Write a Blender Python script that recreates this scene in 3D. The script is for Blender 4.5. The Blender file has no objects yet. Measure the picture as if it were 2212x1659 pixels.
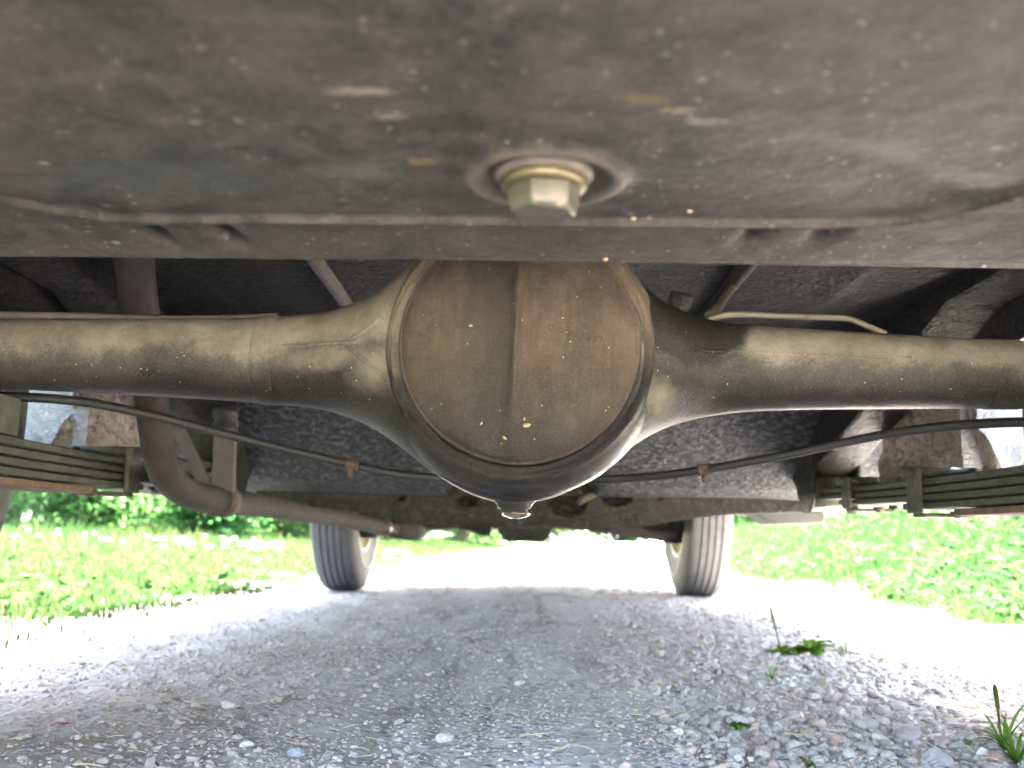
import bpy, math, random
import numpy as np
from mathutils import Vector, Matrix

random.seed(7)
rng = np.random.default_rng(11)
S = bpy.context.scene
COL = S.collection

# ------------------------------------------------------------------ camera
FPX, CX, CY = 2124.0, 1106.0, 829.5          # measured on the photograph (2212 px wide)
VPX, HOR = 1130.0, 1157.0
CAMH = 0.18
yaw = math.atan((VPX - CX) / FPX)
pitch = math.atan((HOR - CY) / FPX)
roll = math.radians(1.0)
RM = (Matrix.Rotation(yaw, 3, 'Z') @ Matrix.Rotation(math.pi / 2 + pitch, 3, 'X') @ Matrix.Rotation(roll, 3, 'Z'))
cd = bpy.data.cameras.new('camera')
cam = bpy.data.objects.new('camera', cd)
COL.objects.link(cam)
cam.matrix_world = Matrix.Translation((0, 0, CAMH)) @ RM.to_4x4()
cd.sensor_width = 36.0
cd.lens = 36.0 * FPX / 2212.0
cd.clip_start = 0.02
cd.clip_end = 2000
cd.dof.use_dof = True
cd.dof.focus_distance = 0.74
cd.dof.aperture_fstop = 9.5
S.camera = cam

# ------------------------------------------------------------------ sky, sun, exposure
W = bpy.data.worlds.new('World')
S.world = W
W.use_nodes = True
wn = W.node_tree.nodes
wl = W.node_tree.links
SUN_EL, SUN_AZ = math.radians(56), math.radians(12)    # azimuth from +Y (ahead) towards the right
sky = wn.new('ShaderNodeTexSky')
sky.sky_type = 'NISHITA'
sky.sun_disc = False
sky.sun_elevation = SUN_EL
sky.sun_rotation = SUN_AZ
sky.air_density = 0.8
sky.dust_density = 5.0
sky.ozone_density = 0.6
wl.new(sky.outputs[0], wn['Background'].inputs[0])
wn['Background'].inputs[1].default_value = 0.06
sd = bpy.data.lights.new('sun', 'SUN')
sd.energy = 4.0
sd.angle = math.radians(3.0)
sd.color = (1.0, 0.96, 0.9)
sun = bpy.data.objects.new('sun', sd)
COL.objects.link(sun)
sv = Vector((math.sin(SUN_AZ) * math.cos(SUN_EL), math.cos(SUN_AZ) * math.cos(SUN_EL), math.sin(SUN_EL)))
sun.rotation_euler = sv.to_track_quat('Z', 'Y').to_euler()
sun.location = (0, 5, 20)
S.view_settings.view_transform = 'Standard'
S.view_settings.look = 'None'
S.view_settings.gamma = 1.0
S.view_settings.use_curve_mapping = False
S.view_settings.exposure = 6.7
S.render.engine = 'CYCLES'
S.cycles.max_bounces = 10
S.cycles.diffuse_bounces = 6
S.cycles.use_denoising = True


# ------------------------------------------------------------------ measuring helpers
def ray(x, y):
    return RM @ Vector(((x - CX) / FPX, -(y - CY) / FPX, -1.0))


def P(x, y, Y):
    d = ray(x, y)
    t = Y / d.y
    return Vector((d.x * t, Y, CAMH + d.z * t))


def G(x, y, z=0.0):
    d = ray(x, y)
    t = (z - CAMH) / d.z
    return Vector((d.x * t, d.y * t, z))


# ------------------------------------------------------------------ mesh helpers
def mesh_np(name, V, F, smooth=False):
    V = np.asarray(V, dtype=np.float32)
    F = np.asarray(F, dtype=np.int32)
    me = bpy.data.meshes.new(name)
    n, k = F.shape
    me.vertices.add(len(V))
    me.vertices.foreach_set('co', V.ravel())
    me.loops.add(n * k)
    me.loops.foreach_set('vertex_index', F.ravel())
    me.polygons.add(n)
    me.polygons.foreach_set('loop_start', np.arange(0, n * k, k, dtype=np.int32))
    me.polygons.foreach_set('use_smooth', np.full(n, smooth, dtype=bool))
    me.update(calc_edges=True)
    return me


class MB:
    """collects verts and faces of one mesh"""
    def __init__(self):
        self.v, self.f = [], []

    def add(self, v, f):
        o = len(self.v)
        self.v += [tuple(p) for p in v]
        self.f += [tuple(i + o for i in q) for q in f]
        return self

    def mesh(self, name, smooth=False):
        me = bpy.data.meshes.new(name)
        me.from_pydata(self.v, [], self.f)
        if smooth:
            me.polygons.foreach_set('use_smooth', [True] * len(me.polygons))
        me.update()
        return me


def catmull(pts, n=8):
    pts = [np.array(p, float) for p in pts]
    out = []
    q = [2 * pts[0] - pts[1]] + pts + [2 * pts[-1] - pts[-2]]
    for i in range(1, len(q) - 2):
        for k in range(n):
            t = k / n
            a, b, c, d = q[i - 1], q[i], q[i + 1], q[i + 2]
            out.append(0.5 * ((2 * b) + (-a + c) * t + (2 * a - 5 * b + 4 * c - d) * t * t + (-a + 3 * b - 3 * c + d) * t ** 3))
    out.append(pts[-1])
    return out


def tube(path, r, n=16, cap=True, sy=1.0):
    """sweep; r is a number or one per point"""
    m = len(path)
    path = [Vector(p) for p in path]
    rr = [r] * m if not hasattr(r, '__len__') else list(r)
    V, F = [], []
    up = Vector((0.13, 0.21, 1)).normalized()
    prev = None
    for i in range(m):
        t = (path[min(i + 1, m - 1)] - path[max(i - 1, 0)]).normalized()
        if prev is None:
            a = t.cross(up)
            if a.length < 0.1:
                a = t.cross(Vector((1, 0, 0)))
            a.normalize()
        else:
            a = (prev - t * prev.dot(t)).normalized()
        prev = a
        b = t.cross(a)
        for k in range(n):
            th = 2 * math.pi * k / n
            V.append(path[i] + a * (math.cos(th) * rr[i]) + b * (math.sin(th) * rr[i] * sy))
    for i in range(m - 1):
        for k in range(n):
            k2 = (k + 1) % n
            F.append((i * n + k, i * n + k2, (i + 1) * n + k2, (i + 1) * n + k))
    if cap:
        F.append(tuple(range(n - 1, -1, -1)))
        F.append(tuple((m - 1) * n + k for k in range(n)))
    return V, F


def lathe(prof, c, axis, n=48, closed=False):
    """prof: (radius, offset along axis)"""
    ax = Vector(axis).normalized()
    a = ax.orthogonal().normalized()
    b = ax.cross(a)
    c = Vector(c)
    V, F = [], []
    for r, h in prof:
        for k in range(n):
            th = 2 * math.pi * k / n
            V.append(c + ax * h + (a * math.cos(th) + b * math.sin(th)) * max(r, 1e-5))
    m = len(prof)
    for i in range(m if closed else m - 1):
        j = (i + 1) % m
        for k in range(n):
            k2 = (k + 1) % n
            F.append((i * n + k, i * n + k2, j * n + k2, j * n + k))
    return V, F


def box(lo, hi):
    x0, y0, z0 = lo
    x1, y1, z1 = hi
    V = [(x0, y0, z0), (x1, y0, z0), (x1, y1, z0), (x0, y1, z0), (x0, y0, z1), (x1, y0, z1), (x1, y1, z1), (x0, y1, z1)]
    F = [(0, 3, 2, 1), (4, 5, 6, 7), (0, 1, 5, 4), (1, 2, 6, 5), (2, 3, 7, 6), (3, 0, 4, 7)]
    return V, F


def prism(poly, d):
    """poly: list of 3d points, d: extrusion vector"""
    n = len(poly)
    d = Vector(d)
    V = [Vector(p) for p in poly] + [Vector(p) + d for p in poly]
    F = [tuple(range(n - 1, -1, -1)), tuple(range(n, 2 * n))]
    for i in range(n):
        j = (i + 1) % n
        F.append((i, j, n + j, n + i))
    return V, F


def bevel(o, w, seg=2):
    m = o.modifiers.new('bevel', 'BEVEL')
    m.width = w
    m.segments = seg
    m.limit_method = 'ANGLE'
    m.angle_limit = math.radians(35)
    m.harden_normals = False
    return o


def link(name, me, mat, parent=None):
    o = bpy.data.objects.new(name, me)
    COL.objects.link(o)
    if mat is not None and len(me.materials) == 0:
        me.materials.append(mat)
    if parent is not None:
        o.parent = parent
        o.matrix_parent_inverse = PINV.get(parent.name, Matrix())
    return o


PINV = {}


def empty(name, loc=(0, 0, 0), parent=None):
    o = bpy.data.objects.new(name, None)
    o.empty_display_size = 0.1
    COL.objects.link(o)
    o.location = loc
    if parent is not None:
        o.parent = parent
        o.matrix_parent_inverse = PINV.get(parent.name, Matrix())
    PINV[o.name] = Matrix.Translation(-Vector(loc))
    return o


def ob(name, vf, mat, parent=None, smooth=False):
    mb = MB()
    if isinstance(vf, MB):
        mb = vf
    else:
        mb.add(*vf)
    return link(name, mb.mesh(name, smooth), mat, parent)


def tag(o, label=None, cat=None, group=None, kind=None):
    if label: o['label'] = label
    if cat: o['category'] = cat
    if group: o['group'] = group
    if kind: o['kind'] = kind
    return o


def smooth_angle(o, deg=40):
    me = o.data
    me.polygons.foreach_set('use_smooth', [True] * len(me.polygons))
    try:
        me.set_sharp_from_angle(angle=math.radians(deg))
    except Exception:
        pass
    return o


# ------------------------------------------------------------------ value noise for terrain and shapes
def vnoise(x, y, seed=0):
    x = np.asarray(x, float); y = np.asarray(y, float)
    xi = np.floor(x).astype(np.int64); yi = np.floor(y).astype(np.int64)
    xf = x - xi; yf = y - yi
    u = xf * xf * (3 - 2 * xf); v = yf * yf * (3 - 2 * yf)
    def h(a, b):
        n = (a * 374761393 + b * 668265263 + seed * 1442695041) & 0x7fffffff
        n = ((n ^ (n >> 13)) * 1274126177) & 0x7fffffff
        return ((n ^ (n >> 16)) & 0xffff) / 65535.0
    return (h(xi, yi) * (1 - u) + h(xi + 1, yi) * u) * (1 - v) + (h(xi, yi + 1) * (1 - u) + h(xi + 1, yi + 1) * u) * v - 0.5


def fbm(x, y, o=4, seed=0):
    s = 0; a = 1.0
    for i in range(o):
        s = s + a * vnoise(x, y, seed + i)
        x = np.asarray(x) * 2.03 + 5.1; y = np.asarray(y) * 1.97 + 3.7; a *= 0.5
    return s


def sstep(a, b, x):
    t = np.clip((np.asarray(x, float) - a) / (b - a), 0, 1)
    return t * t * (3 - 2 * t)


# ------------------------------------------------------------------ materials
class NT:
    def __init__(self, name):
        self.m = bpy.data.materials.new(name)
        self.m.use_nodes = True
        self.n = self.m.node_tree.nodes
        self.l = self.m.node_tree.links
        self.b = self.n['Principled BSDF']
        self.tc = self.n.new('ShaderNodeTexCoord')

    def co(self, scale=(1, 1, 1), src='Object'):
        mp = self.n.new('ShaderNodeMapping')
        mp.inputs['Scale'].default_value = scale
        self.l.new(self.tc.outputs[src], mp.inputs[0])
        return mp.outputs[0]

    def noise(self, scale, detail=4, rough=0.6, vec=None, dist=0.0):
        t = self.n.new('ShaderNodeTexNoise')
        t.inputs['Scale'].default_value = scale
        t.inputs['Detail'].default_value = detail
        t.inputs['Roughness'].default_value = rough
        t.inputs['Distortion'].default_value = dist
        self.l.new(vec if vec is not None else self.tc.outputs['Object'], t.inputs['Vector'])
        return t.outputs['Fac']

    def voro(self, scale, vec=None, feature='F1', out='Distance', rand=1.0):
        t = self.n.new('ShaderNodeTexVoronoi')
        t.feature = feature
        t.inputs['Scale'].default_value = scale
        t.inputs['Randomness'].default_value = rand
        self.l.new(vec if vec is not None else self.tc.outputs['Object'], t.inputs['Vector'])
        return t.outputs[out]

    def ramp(self, fac, stops):
        r = self.n.new('ShaderNodeValToRGB')
        el = r.color_ramp.elements
        while len(el) < len(stops):
            el.new(0.5)
        for e, (p, c) in zip(el, stops):
            e.position = p
            e.color = (c, c, c, 1) if not hasattr(c, '__len__') else (*c, 1)
        self.l.new(fac, r.inputs[0])
        return r.outputs[0]

    def mix(self, fac, a, b, blend='MIX'):
        x = self.n.new('ShaderNodeMix')
        x.data_type = 'RGBA'
        x.blend_type = blend
        for i, v in ((0, fac), (6, a), (7, b)):
            if hasattr(v, 'is_linked'):
                self.l.new(v, x.inputs[i])
            elif i == 0:
                x.inputs[0].default_value = v
            else:
                x.inputs[i].default_value = (*v, 1)
        return x.outputs[2]

    def math(self, op, a, b=0.0, c=0.0, clamp=False):
        x = self.n.new('ShaderNodeMath')
        x.operation = op
        x.use_clamp = clamp
        for i, v in enumerate((a, b, c)):
            if hasattr(v, 'is_linked'):
                self.l.new(v, x.inputs[i])
            else:
                x.inputs[i].default_value = v
        return x.outputs[0]

    def xyz(self):
        s = self.n.new('ShaderNodeSeparateXYZ')
        self.l.new(self.tc.outputs['Object'], s.inputs[0])
        return s.outputs

    def attr(self, name='col'):
        a = self.n.new('ShaderNodeAttribute')
        a.attribute_name = name
        return a.outputs['Color']

    def color(self, c):
        self.set('Base Color', c if hasattr(c, 'is_linked') else (*c, 1))
        return self

    def set(self, inp, v):
        if hasattr(v, 'is_linked'):
            self.l.new(v, self.b.inputs[inp])
        else:
            self.b.inputs[inp].default_value = v
        return self

    def bump(self, h, strength=0.5, dist=0.002, prev=None):
        bn = self.n.new('ShaderNodeBump')
        bn.inputs['Strength'].default_value = strength
        bn.inputs['Distance'].default_value = dist
        self.l.new(h, bn.inputs['Height'])
        if prev is not None:
            self.l.new(prev, bn.inputs['Normal'])
        self.l.new(bn.outputs[0], self.b.inputs['Normal'])
        return bn.outputs[0]


def m_plain(name, c, rough=0.6, metal=0.0, var=0.35, scale=40, bump=0.25, bdist=0.001):
    t = NT(name)
    n = t.noise(scale, 5)
    dark = tuple(x * (1 - var) for x in c)
    lite = tuple(min(1, x * (1 + var)) for x in c)
    t.color(t.ramp(n, [(0.3, dark), (0.7, lite)]))
    t.set('Roughness', rough).set('Metallic', metal)
    t.bump(t.noise(scale * 6, 4), bump, bdist)
    return t.m


def m_underseal(name, c1, c2, c3, wrinkle=1.0):
    t = NT(name)
    big = t.noise(5, 5)
    fine = t.noise(100, 6, 0.7)
    c = t.mix(t.ramp(big, [(0.38, 0.0), (0.62, 1.0)]), c1, c2)
    c = t.mix(t.ramp(fine, [(0.47, 0.0), (0.66, 1.0)]), c, c3)
    t.color(c).set('Roughness', 0.6).set('Specular IOR Level', 0.28)
    wr = t.noise(95, 5, 0.6, t.co((0.8, 0.8, 1.7)), 1.2)
    b1 = t.bump(t.ramp(wr, [(0.3, 0), (0.7, 1)]), 1.0 * wrinkle, 0.008)
    t.bump(t.noise(320, 3), 0.4, 0.0012, b1)
    return t.m


def m_tank():
    t = NT('tank_dusty_paint')
    big = t.noise(11, 5, 0.55)
    mid = t.noise(60, 6, 0.7)
    fine = t.noise(420, 3, 0.6)
    c = t.mix(t.ramp(big, [(0.36, 0), (0.62, 1)]), (0.0065, 0.0074, 0.0058), (0.0200, 0.0175, 0.0132))
    c = t.mix(t.math('MULTIPLY', t.ramp(mid, [(0.42, 0), (0.68, 1)]), 0.5), c, (0.052, 0.045, 0.0375))
    c = t.mix(t.math('MULTIPLY', t.ramp(fine, [(0.5, 0), (0.7, 1)]), 0.35), c, (0.066, 0.058, 0.049))
    # stone chips and sprayed specks
    v = t.voro(58)
    keep = t.ramp(t.voro(58, out='Color'), [(0.62, 0), (0.85, 1)])
    sp = t.math('MULTIPLY', t.ramp(v, [(0.06, 1), (0.15, 0)]), keep)
    c = t.mix(t.math('MULTIPLY', sp, 0.55), c, (0.17, 0.16, 0.145))
    v2 = t.voro(170)
    keep2 = t.ramp(t.voro(170, out='Color'), [(0.45, 0), (0.75, 1)])
    c = t.mix(t.math('MULTIPLY', t.math('MULTIPLY', t.ramp(v2, [(0.12, 1), (0.22, 0)]), keep2), 0.6), c, (0.14, 0.13, 0.115))
    dpx = t.math('SUBTRACT', t.xyz()[0], PLUGXY[0]); dpy = t.math('SUBTRACT', t.xyz()[1], PLUGXY[1])
    dp = t.math('SQRT', t.math('ADD', t.math('MULTIPLY', dpx, dpx), t.math('MULTIPLY', dpy, dpy)))
    dp = t.math('ADD', dp, t.math('MULTIPLY', t.math('SUBTRACT', t.noise(70, 5, 0.7), 0.5), 0.006))
    c = t.mix(t.ramp(t.math('DIVIDE', dp, 0.04, clamp=True), [(0.0, 0.85), (0.56, 0.8), (0.62, 0.0)]), c, (0.026, 0.0195, 0.0135))
    c = t.mix(t.ramp(t.math('DIVIDE', dp, 0.04, clamp=True), [(0.60, 0.0), (0.68, 0.75), (0.78, 0.0)]), c, (0.075, 0.060, 0.042))
    # rust bloom where paint has lifted, and shade painted into the dents
    px = t.xyz()
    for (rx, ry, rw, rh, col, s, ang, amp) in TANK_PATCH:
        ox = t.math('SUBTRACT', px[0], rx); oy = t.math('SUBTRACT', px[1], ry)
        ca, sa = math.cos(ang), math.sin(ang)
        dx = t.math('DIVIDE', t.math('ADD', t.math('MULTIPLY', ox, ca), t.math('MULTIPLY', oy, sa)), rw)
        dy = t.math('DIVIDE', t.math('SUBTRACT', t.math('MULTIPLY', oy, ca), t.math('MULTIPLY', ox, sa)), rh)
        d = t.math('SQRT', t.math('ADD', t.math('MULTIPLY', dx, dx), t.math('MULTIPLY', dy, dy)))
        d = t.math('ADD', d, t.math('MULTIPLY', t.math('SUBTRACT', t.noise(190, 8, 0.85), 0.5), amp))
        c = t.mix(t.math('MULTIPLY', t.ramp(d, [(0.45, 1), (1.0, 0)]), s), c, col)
    t.color(c).set('Roughness', t.ramp(big, [(0.3, 0.55), (0.7, 0.8)])).set('Specular IOR Level', 0.22)
    b = t.bump(t.noise(26, 4), 0.35, 0.004)
    b = t.bump(t.noise(160, 4, 0.7), 0.35, 0.0012, b)
    t.bump(sp, 0.5, 0.0012, b)
    return t.m


def m_axle(name, zedge, oil=False, cover=False):
    """black chassis paint under a film of dried tan mud on its upper half"""
    t = NT(name)
    x, y, z = t.xyz()
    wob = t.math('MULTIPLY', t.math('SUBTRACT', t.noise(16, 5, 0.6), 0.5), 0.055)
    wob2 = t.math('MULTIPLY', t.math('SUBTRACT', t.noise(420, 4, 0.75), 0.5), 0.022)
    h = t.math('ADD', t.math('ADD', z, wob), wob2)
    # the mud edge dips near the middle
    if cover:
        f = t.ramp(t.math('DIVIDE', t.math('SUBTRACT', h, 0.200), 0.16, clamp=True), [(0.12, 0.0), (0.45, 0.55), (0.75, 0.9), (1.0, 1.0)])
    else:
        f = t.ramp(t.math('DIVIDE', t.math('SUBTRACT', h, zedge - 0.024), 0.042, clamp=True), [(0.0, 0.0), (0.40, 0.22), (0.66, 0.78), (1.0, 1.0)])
    # greasy black area to the right of the cover
    if not cover:
        dx = t.math('DIVIDE', t.math('SUBTRACT', x, 0.128), 0.052)
        dz = t.math('DIVIDE', t.math('SUBTRACT', z, 0.352), 0.05)
        d = t.math('SQRT', t.math('ADD', t.math('MULTIPLY', dx, dx), t.math('MULTIPLY', dz, dz)))
        d = t.math('ADD', d, t.math('MULTIPLY', t.math('SUBTRACT', t.noise(28, 5), 0.5), 0.7))
        f = t.math('MULTIPLY', f, t.ramp(d, [(0.85, 0.03), (1.08, 1.0)]))
    if not cover:
        for (mx, mz, rx, rz) in MUDBLOB:
            ex_ = t.math('DIVIDE', t.math('SUBTRACT', x, mx), rx); ez_ = t.math('DIVIDE', t.math('SUBTRACT', z, mz), rz)
            dd_ = t.math('SQRT', t.math('ADD', t.math('MULTIPLY', ex_, ex_), t.math('MULTIPLY', ez_, ez_)))
            dd_ = t.math('ADD', dd_, t.math('MULTIPLY', t.math('SUBTRACT', t.noise(60, 6, 0.75), 0.5), 1.3))
            f = t.math('MAXIMUM', f, t.ramp(dd_, [(0.25, 0.7), (1.25, 0.0)]))
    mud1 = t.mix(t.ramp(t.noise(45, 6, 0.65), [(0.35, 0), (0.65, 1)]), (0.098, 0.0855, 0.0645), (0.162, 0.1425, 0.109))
    if cover:
        mud1 = t.mix(t.ramp(t.noise(38, 6, 0.65), [(0.35, 0), (0.65, 1)]), (0.045, 0.033, 0.0235), (0.078, 0.059, 0.042))
    if cover:
        st = t.noise(55, 5, 0.65, t.co((1.0, 1.0, 0.16)), 0.6)
        mud1 = t.mix(t.math('MULTIPLY', t.ramp(st, [(0.45, 0), (0.68, 1)]), 0.65), mud1, (0.026, 0.022, 0.016))
        cbx = t.math('DIVIDE', t.math('SUBTRACT', x, COVX), 0.021)
        cb = t.math('ADD', t.math('MULTIPLY', cbx, cbx), t.math('MULTIPLY', t.math('SUBTRACT', t.noise(30, 6, 0.7), 0.5), 2.2))
        mud1 = t.mix(t.ramp(cb, [(0.4, 0.55), (1.2, 0.0)]), mud1, (0.030, 0.027, 0.021))
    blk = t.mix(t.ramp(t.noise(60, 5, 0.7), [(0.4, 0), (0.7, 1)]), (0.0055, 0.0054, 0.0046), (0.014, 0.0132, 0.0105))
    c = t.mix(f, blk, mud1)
    grit = t.noise(520, 3, 0.7)
    c = t.mix(t.math('MULTIPLY', t.ramp(grit, [(0.52, 0), (0.70, 1)]), 0.22), c, (0.115, 0.10, 0.068))
    keep = t.ramp(t.voro(210, out='Color'), [(0.76, 0), (0.80, 1)])
    sp = t.math('MULTIPLY', t.ramp(t.voro(210), [(0.09, 1), (0.15, 0)]), keep)
    c = t.mix(t.math('MULTIPLY', sp, 0.85), c, (0.30, 0.27, 0.19))
    t.color(c).set('Specular IOR Level', 0.2)
    t.set('Roughness', t.ramp(f, [(0, 0.42), (0.7, 0.9)]))
    b = t.bump(t.noise(330, 5, 0.75), 0.7, 0.002)
    b = t.bump(t.noise(60, 4), 0.22, 0.002, b)
    t.bump(sp, 0.6, 0.001, b)
    return t.m


def m_oily():
    t = NT('oil_soaked_black_paint')
    c = t.mix(t.ramp(t.noise(30, 6, 0.7), [(0.45, 0), (0.7, 1)]), (0.004, 0.0038, 0.0036), (0.016, 0.0115, 0.0075))
    x, y, z = t.xyz()
    d = t.math('ADD', z, t.math('MULTIPLY', t.math('SUBTRACT', t.noise(40, 5, 0.7), 0.5), 0.05))
    c = t.mix(t.ramp(t.math('DIVIDE', t.math('SUBTRACT', d, 0.29), 0.06, clamp=True), [(0, 0), (1, 1)]), c, (0.10, 0.078, 0.05))
    t.color(c)
    t.set('Roughness', t.ramp(t.math('DIVIDE', t.math('SUBTRACT', d, 0.26), 0.06, clamp=True), [(0, 0.26), (1, 0.8)]))
    t.set('Specular IOR Level', 0.3)
    b = t.bump(t.noise(420, 5, 0.7), 1.0, 0.0022)
    t.bump(t.noise(50, 4), 0.3, 0.003, b)
    return t.m


def m_attr(name, rough=0.9, trans=0.0, bump=None, var=0.25):
    t = NT(name)
    c = t.attr()
    n = t.noise(bump[0] if bump else 30, 4)
    c2 = t.mix(1.0, c, t.ramp(n, [(0.3, 1 - var), (0.7, 1 + var * 0.0 + 0.0)]), 'MULTIPLY')
    t.color(c2).set('Roughness', rough).set('Specular IOR Level', 0.08)
    if bump:
        t.bump(n, bump[1], bump[2])
    if trans > 0:
        tr = t.n.new('ShaderNodeBsdfTranslucent')
        t.l.new(c, tr.inputs[0])
        mx = t.n.new('ShaderNodeMixShader')
        mx.inputs[0].default_value = trans
        t.l.new(t.b.outputs[0], mx.inputs[1])
        t.l.new(tr.outputs[0], mx.inputs[2])
        t.l.new(mx.outputs[0], t.n['Material Output'].inputs[0])
    return t.m


TANK_PATCH = []
for (px_, py_, rw, rh, col, s) in [
        (1400, 212, 0.0085, 0.0055, (0.065, 0.043, 0.018), 0.65), (1465, 240, 0.006, 0.0035, (0.11, 0.085, 0.05), 0.7),
        (785, 195, 0.012, 0.0035, (0.12, 0.102, 0.072), 0.7), (835, 250, 0.008, 0.003, (0.11, 0.095, 0.068), 0.65),
        (905, 350, 0.0065, 0.005, (0.09, 0.06, 0.026), 0.7), (1520, 265, 0.008, 0.003, (0.11, 0.10, 0.085), 0.6),
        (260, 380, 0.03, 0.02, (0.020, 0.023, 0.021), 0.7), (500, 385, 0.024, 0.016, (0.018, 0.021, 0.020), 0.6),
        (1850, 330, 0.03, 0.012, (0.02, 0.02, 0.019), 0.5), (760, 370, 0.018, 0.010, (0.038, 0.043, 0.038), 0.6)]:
    g = G(px_, py_, 0.314)
    TANK_PATCH.append((g.x, g.y, rw, rh, col, s, 0.0, 3.6))
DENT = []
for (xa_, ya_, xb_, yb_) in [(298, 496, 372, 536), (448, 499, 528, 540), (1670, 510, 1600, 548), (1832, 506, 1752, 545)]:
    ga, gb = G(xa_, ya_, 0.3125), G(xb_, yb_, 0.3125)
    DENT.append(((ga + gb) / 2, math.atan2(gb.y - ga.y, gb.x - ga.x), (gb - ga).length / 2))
    TANK_PATCH.append((DENT[-1][0].x, DENT[-1][0].y, DENT[-1][2] * 0.95, 0.0062, (0.0028, 0.0021, 0.0015), 0.92, DENT[-1][1], 0.7))  # shade of each dent recess, painted near black into the tank colour

MUDBLOB = [(P(815, 790, 0.73).x, P(815, 790, 0.73).z, 0.030, 0.026), (P(1420, 862, 0.73).x, P(1420, 862, 0.73).z, 0.020, 0.020), (P(700, 770, 0.74).x, P(700, 770, 0.74).z, 0.06, 0.014)]
COVX = P(1055, 760, 0.69).x
PLUGXY = G(1175, 383, 0.314)
M = {}
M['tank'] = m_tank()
M['underseal'] = m_underseal('underseal_black', (0.009, 0.0105, 0.0128), (0.022, 0.0255, 0.030), (0.115, 0.125, 0.14))  # pale bluish flecks are the sheen of the wrinkles, painted into the colour
M['underseal_dark'] = m_underseal('underseal_dark', (0.014, 0.014, 0.013), (0.030, 0.028, 0.025), (0.06, 0.056, 0.05), 0.8)
M['arch'] = m_underseal('wheel_arch_stone_guard', (0.24, 0.255, 0.27), (0.33, 0.345, 0.36), (0.43, 0.44, 0.45), 0.7)
M['arch_dirt'] = m_underseal('wheel_arch_dirt', (0.33, 0.28, 0.24), (0.50, 0.44, 0.385), (0.16, 0.13, 0.11), 0.9)
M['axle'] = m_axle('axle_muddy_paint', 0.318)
M['cover'] = m_axle('cover_muddy_paint', 0.312, cover=True)
M['oily'] = m_oily()
M['exhaust'] = m_plain('exhaust_rust_brown', (0.0165, 0.0122, 0.0108), 0.85, 0.0, 0.55, 45, 0.35, 0.001)
M['rust'] = m_plain('rust_orange', (0.052, 0.032, 0.021), 0.85, 0, 0.5, 70, 0.5, 0.0012)
M['spring'] = m_plain('spring_mossy_black', (0.042, 0.043, 0.026), 0.8, 0, 0.5, 60, 0.5, 0.001)
M['spring_rust'] = m_plain('spring_rusty_leaf', (0.105, 0.062, 0.033), 0.85, 0, 0.4, 60, 0.5, 0.001)
M['rubber'] = m_plain('rubber_black', (0.008, 0.0085, 0.0085), 0.65, 0, 0.3, 50, 0.2, 0.0006)
M['tread'] = m_plain('tyre_rubber_dusty', (0.058, 0.060, 0.064), 0.9, 0, 0.25, 45, 0.4, 0.001)
M['sidewall'] = m_plain('tyre_sidewall', (0.045, 0.047, 0.042), 0.8, 0, 0.3, 20, 0.2, 0.001)
M['rim'] = m_plain('rim_ivory_paint', (0.42, 0.37, 0.2), 0.5, 0, 0.25, 20, 0.2, 0.001)
M['zinc'] = m_plain('zinc_yellow_plated', (0.066, 0.052, 0.024), 0.38, 0.55, 0.25, 50, 0.25, 0.0006)
M['zinc_dull'] = m_plain('zinc_dull_grey', (0.052, 0.046, 0.032), 0.45, 0.4, 0.35, 90, 0.3, 0.0006)
M['washer'] = m_plain('washer_dirty', (0.055, 0.043, 0.032), 0.7, 0.0, 0.4, 90, 0.3, 0.0008)
M['dusty_steel'] = m_plain('steel_dusty_grey', (0.06, 0.056, 0.048), 0.7, 0, 0.35, 30, 0.4, 0.001)
M['sill'] = m_plain('sill_grey_paint', (0.04, 0.039, 0.037), 0.6, 0, 0.2, 25, 0.2, 0.001)
M['pipe'] = m_plain('brake_pipe_dusty', (0.10, 0.086, 0.06), 0.6, 0, 0.3, 60, 0.2, 0.0006)
M['body'] = m_plain('body_paint_cream', (0.34, 0.33, 0.29), 0.35, 0, 0.05, 4, 0.02, 0.0005)
M['glass'] = m_plain('window_glass_dark', (0.03, 0.035, 0.035), 0.08, 0, 0.1, 4, 0.0, 0.0005)
t = NT('oil_drop')
t.color((0.10, 0.05, 0.018)).set('Roughness', 0.06).set('Transmission Weight', 0.55).set('IOR', 1.47)
M['oil'] = t.m
M['grass'] = m_attr('grass_blades', 0.9, 0.5, None, 0.1)
M['leaf'] = m_attr('leaf_green', 0.9, 0.5, None, 0.15)
M['shrub_leaf'] = m_attr('shrub_leaf', 0.9, 0.68, None, 0.1)
M['flower'] = m_attr('flower_petals', 0.7, 0.25, None, 0.05)
M['stone'] = m_attr('stone_mixed', 0.9, 0.0, (260, 0.5, 0.001), 0.3)

# ------------------------------------------------------------------ terrain
EL_Y = [-40, 0, 3.0, 5.6, 11.6, 20, 40, 90]
EL_X = [-0.9, -0.88, -0.88, -0.74, -0.5, 0.6, 4.5, 16]
ER_Y = [-40, 0, 2.2, 4.5, 9, 16, 40, 90]
ER_X = [1.12, 1.12, 1.12, 1.06, 1.35, 2.3, 8, 22]


def edge_l(Y):
    return np.interp(Y, EL_Y, EL_X)


def edge_r(Y):
    return np.interp(Y, ER_Y, ER_X)


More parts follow.
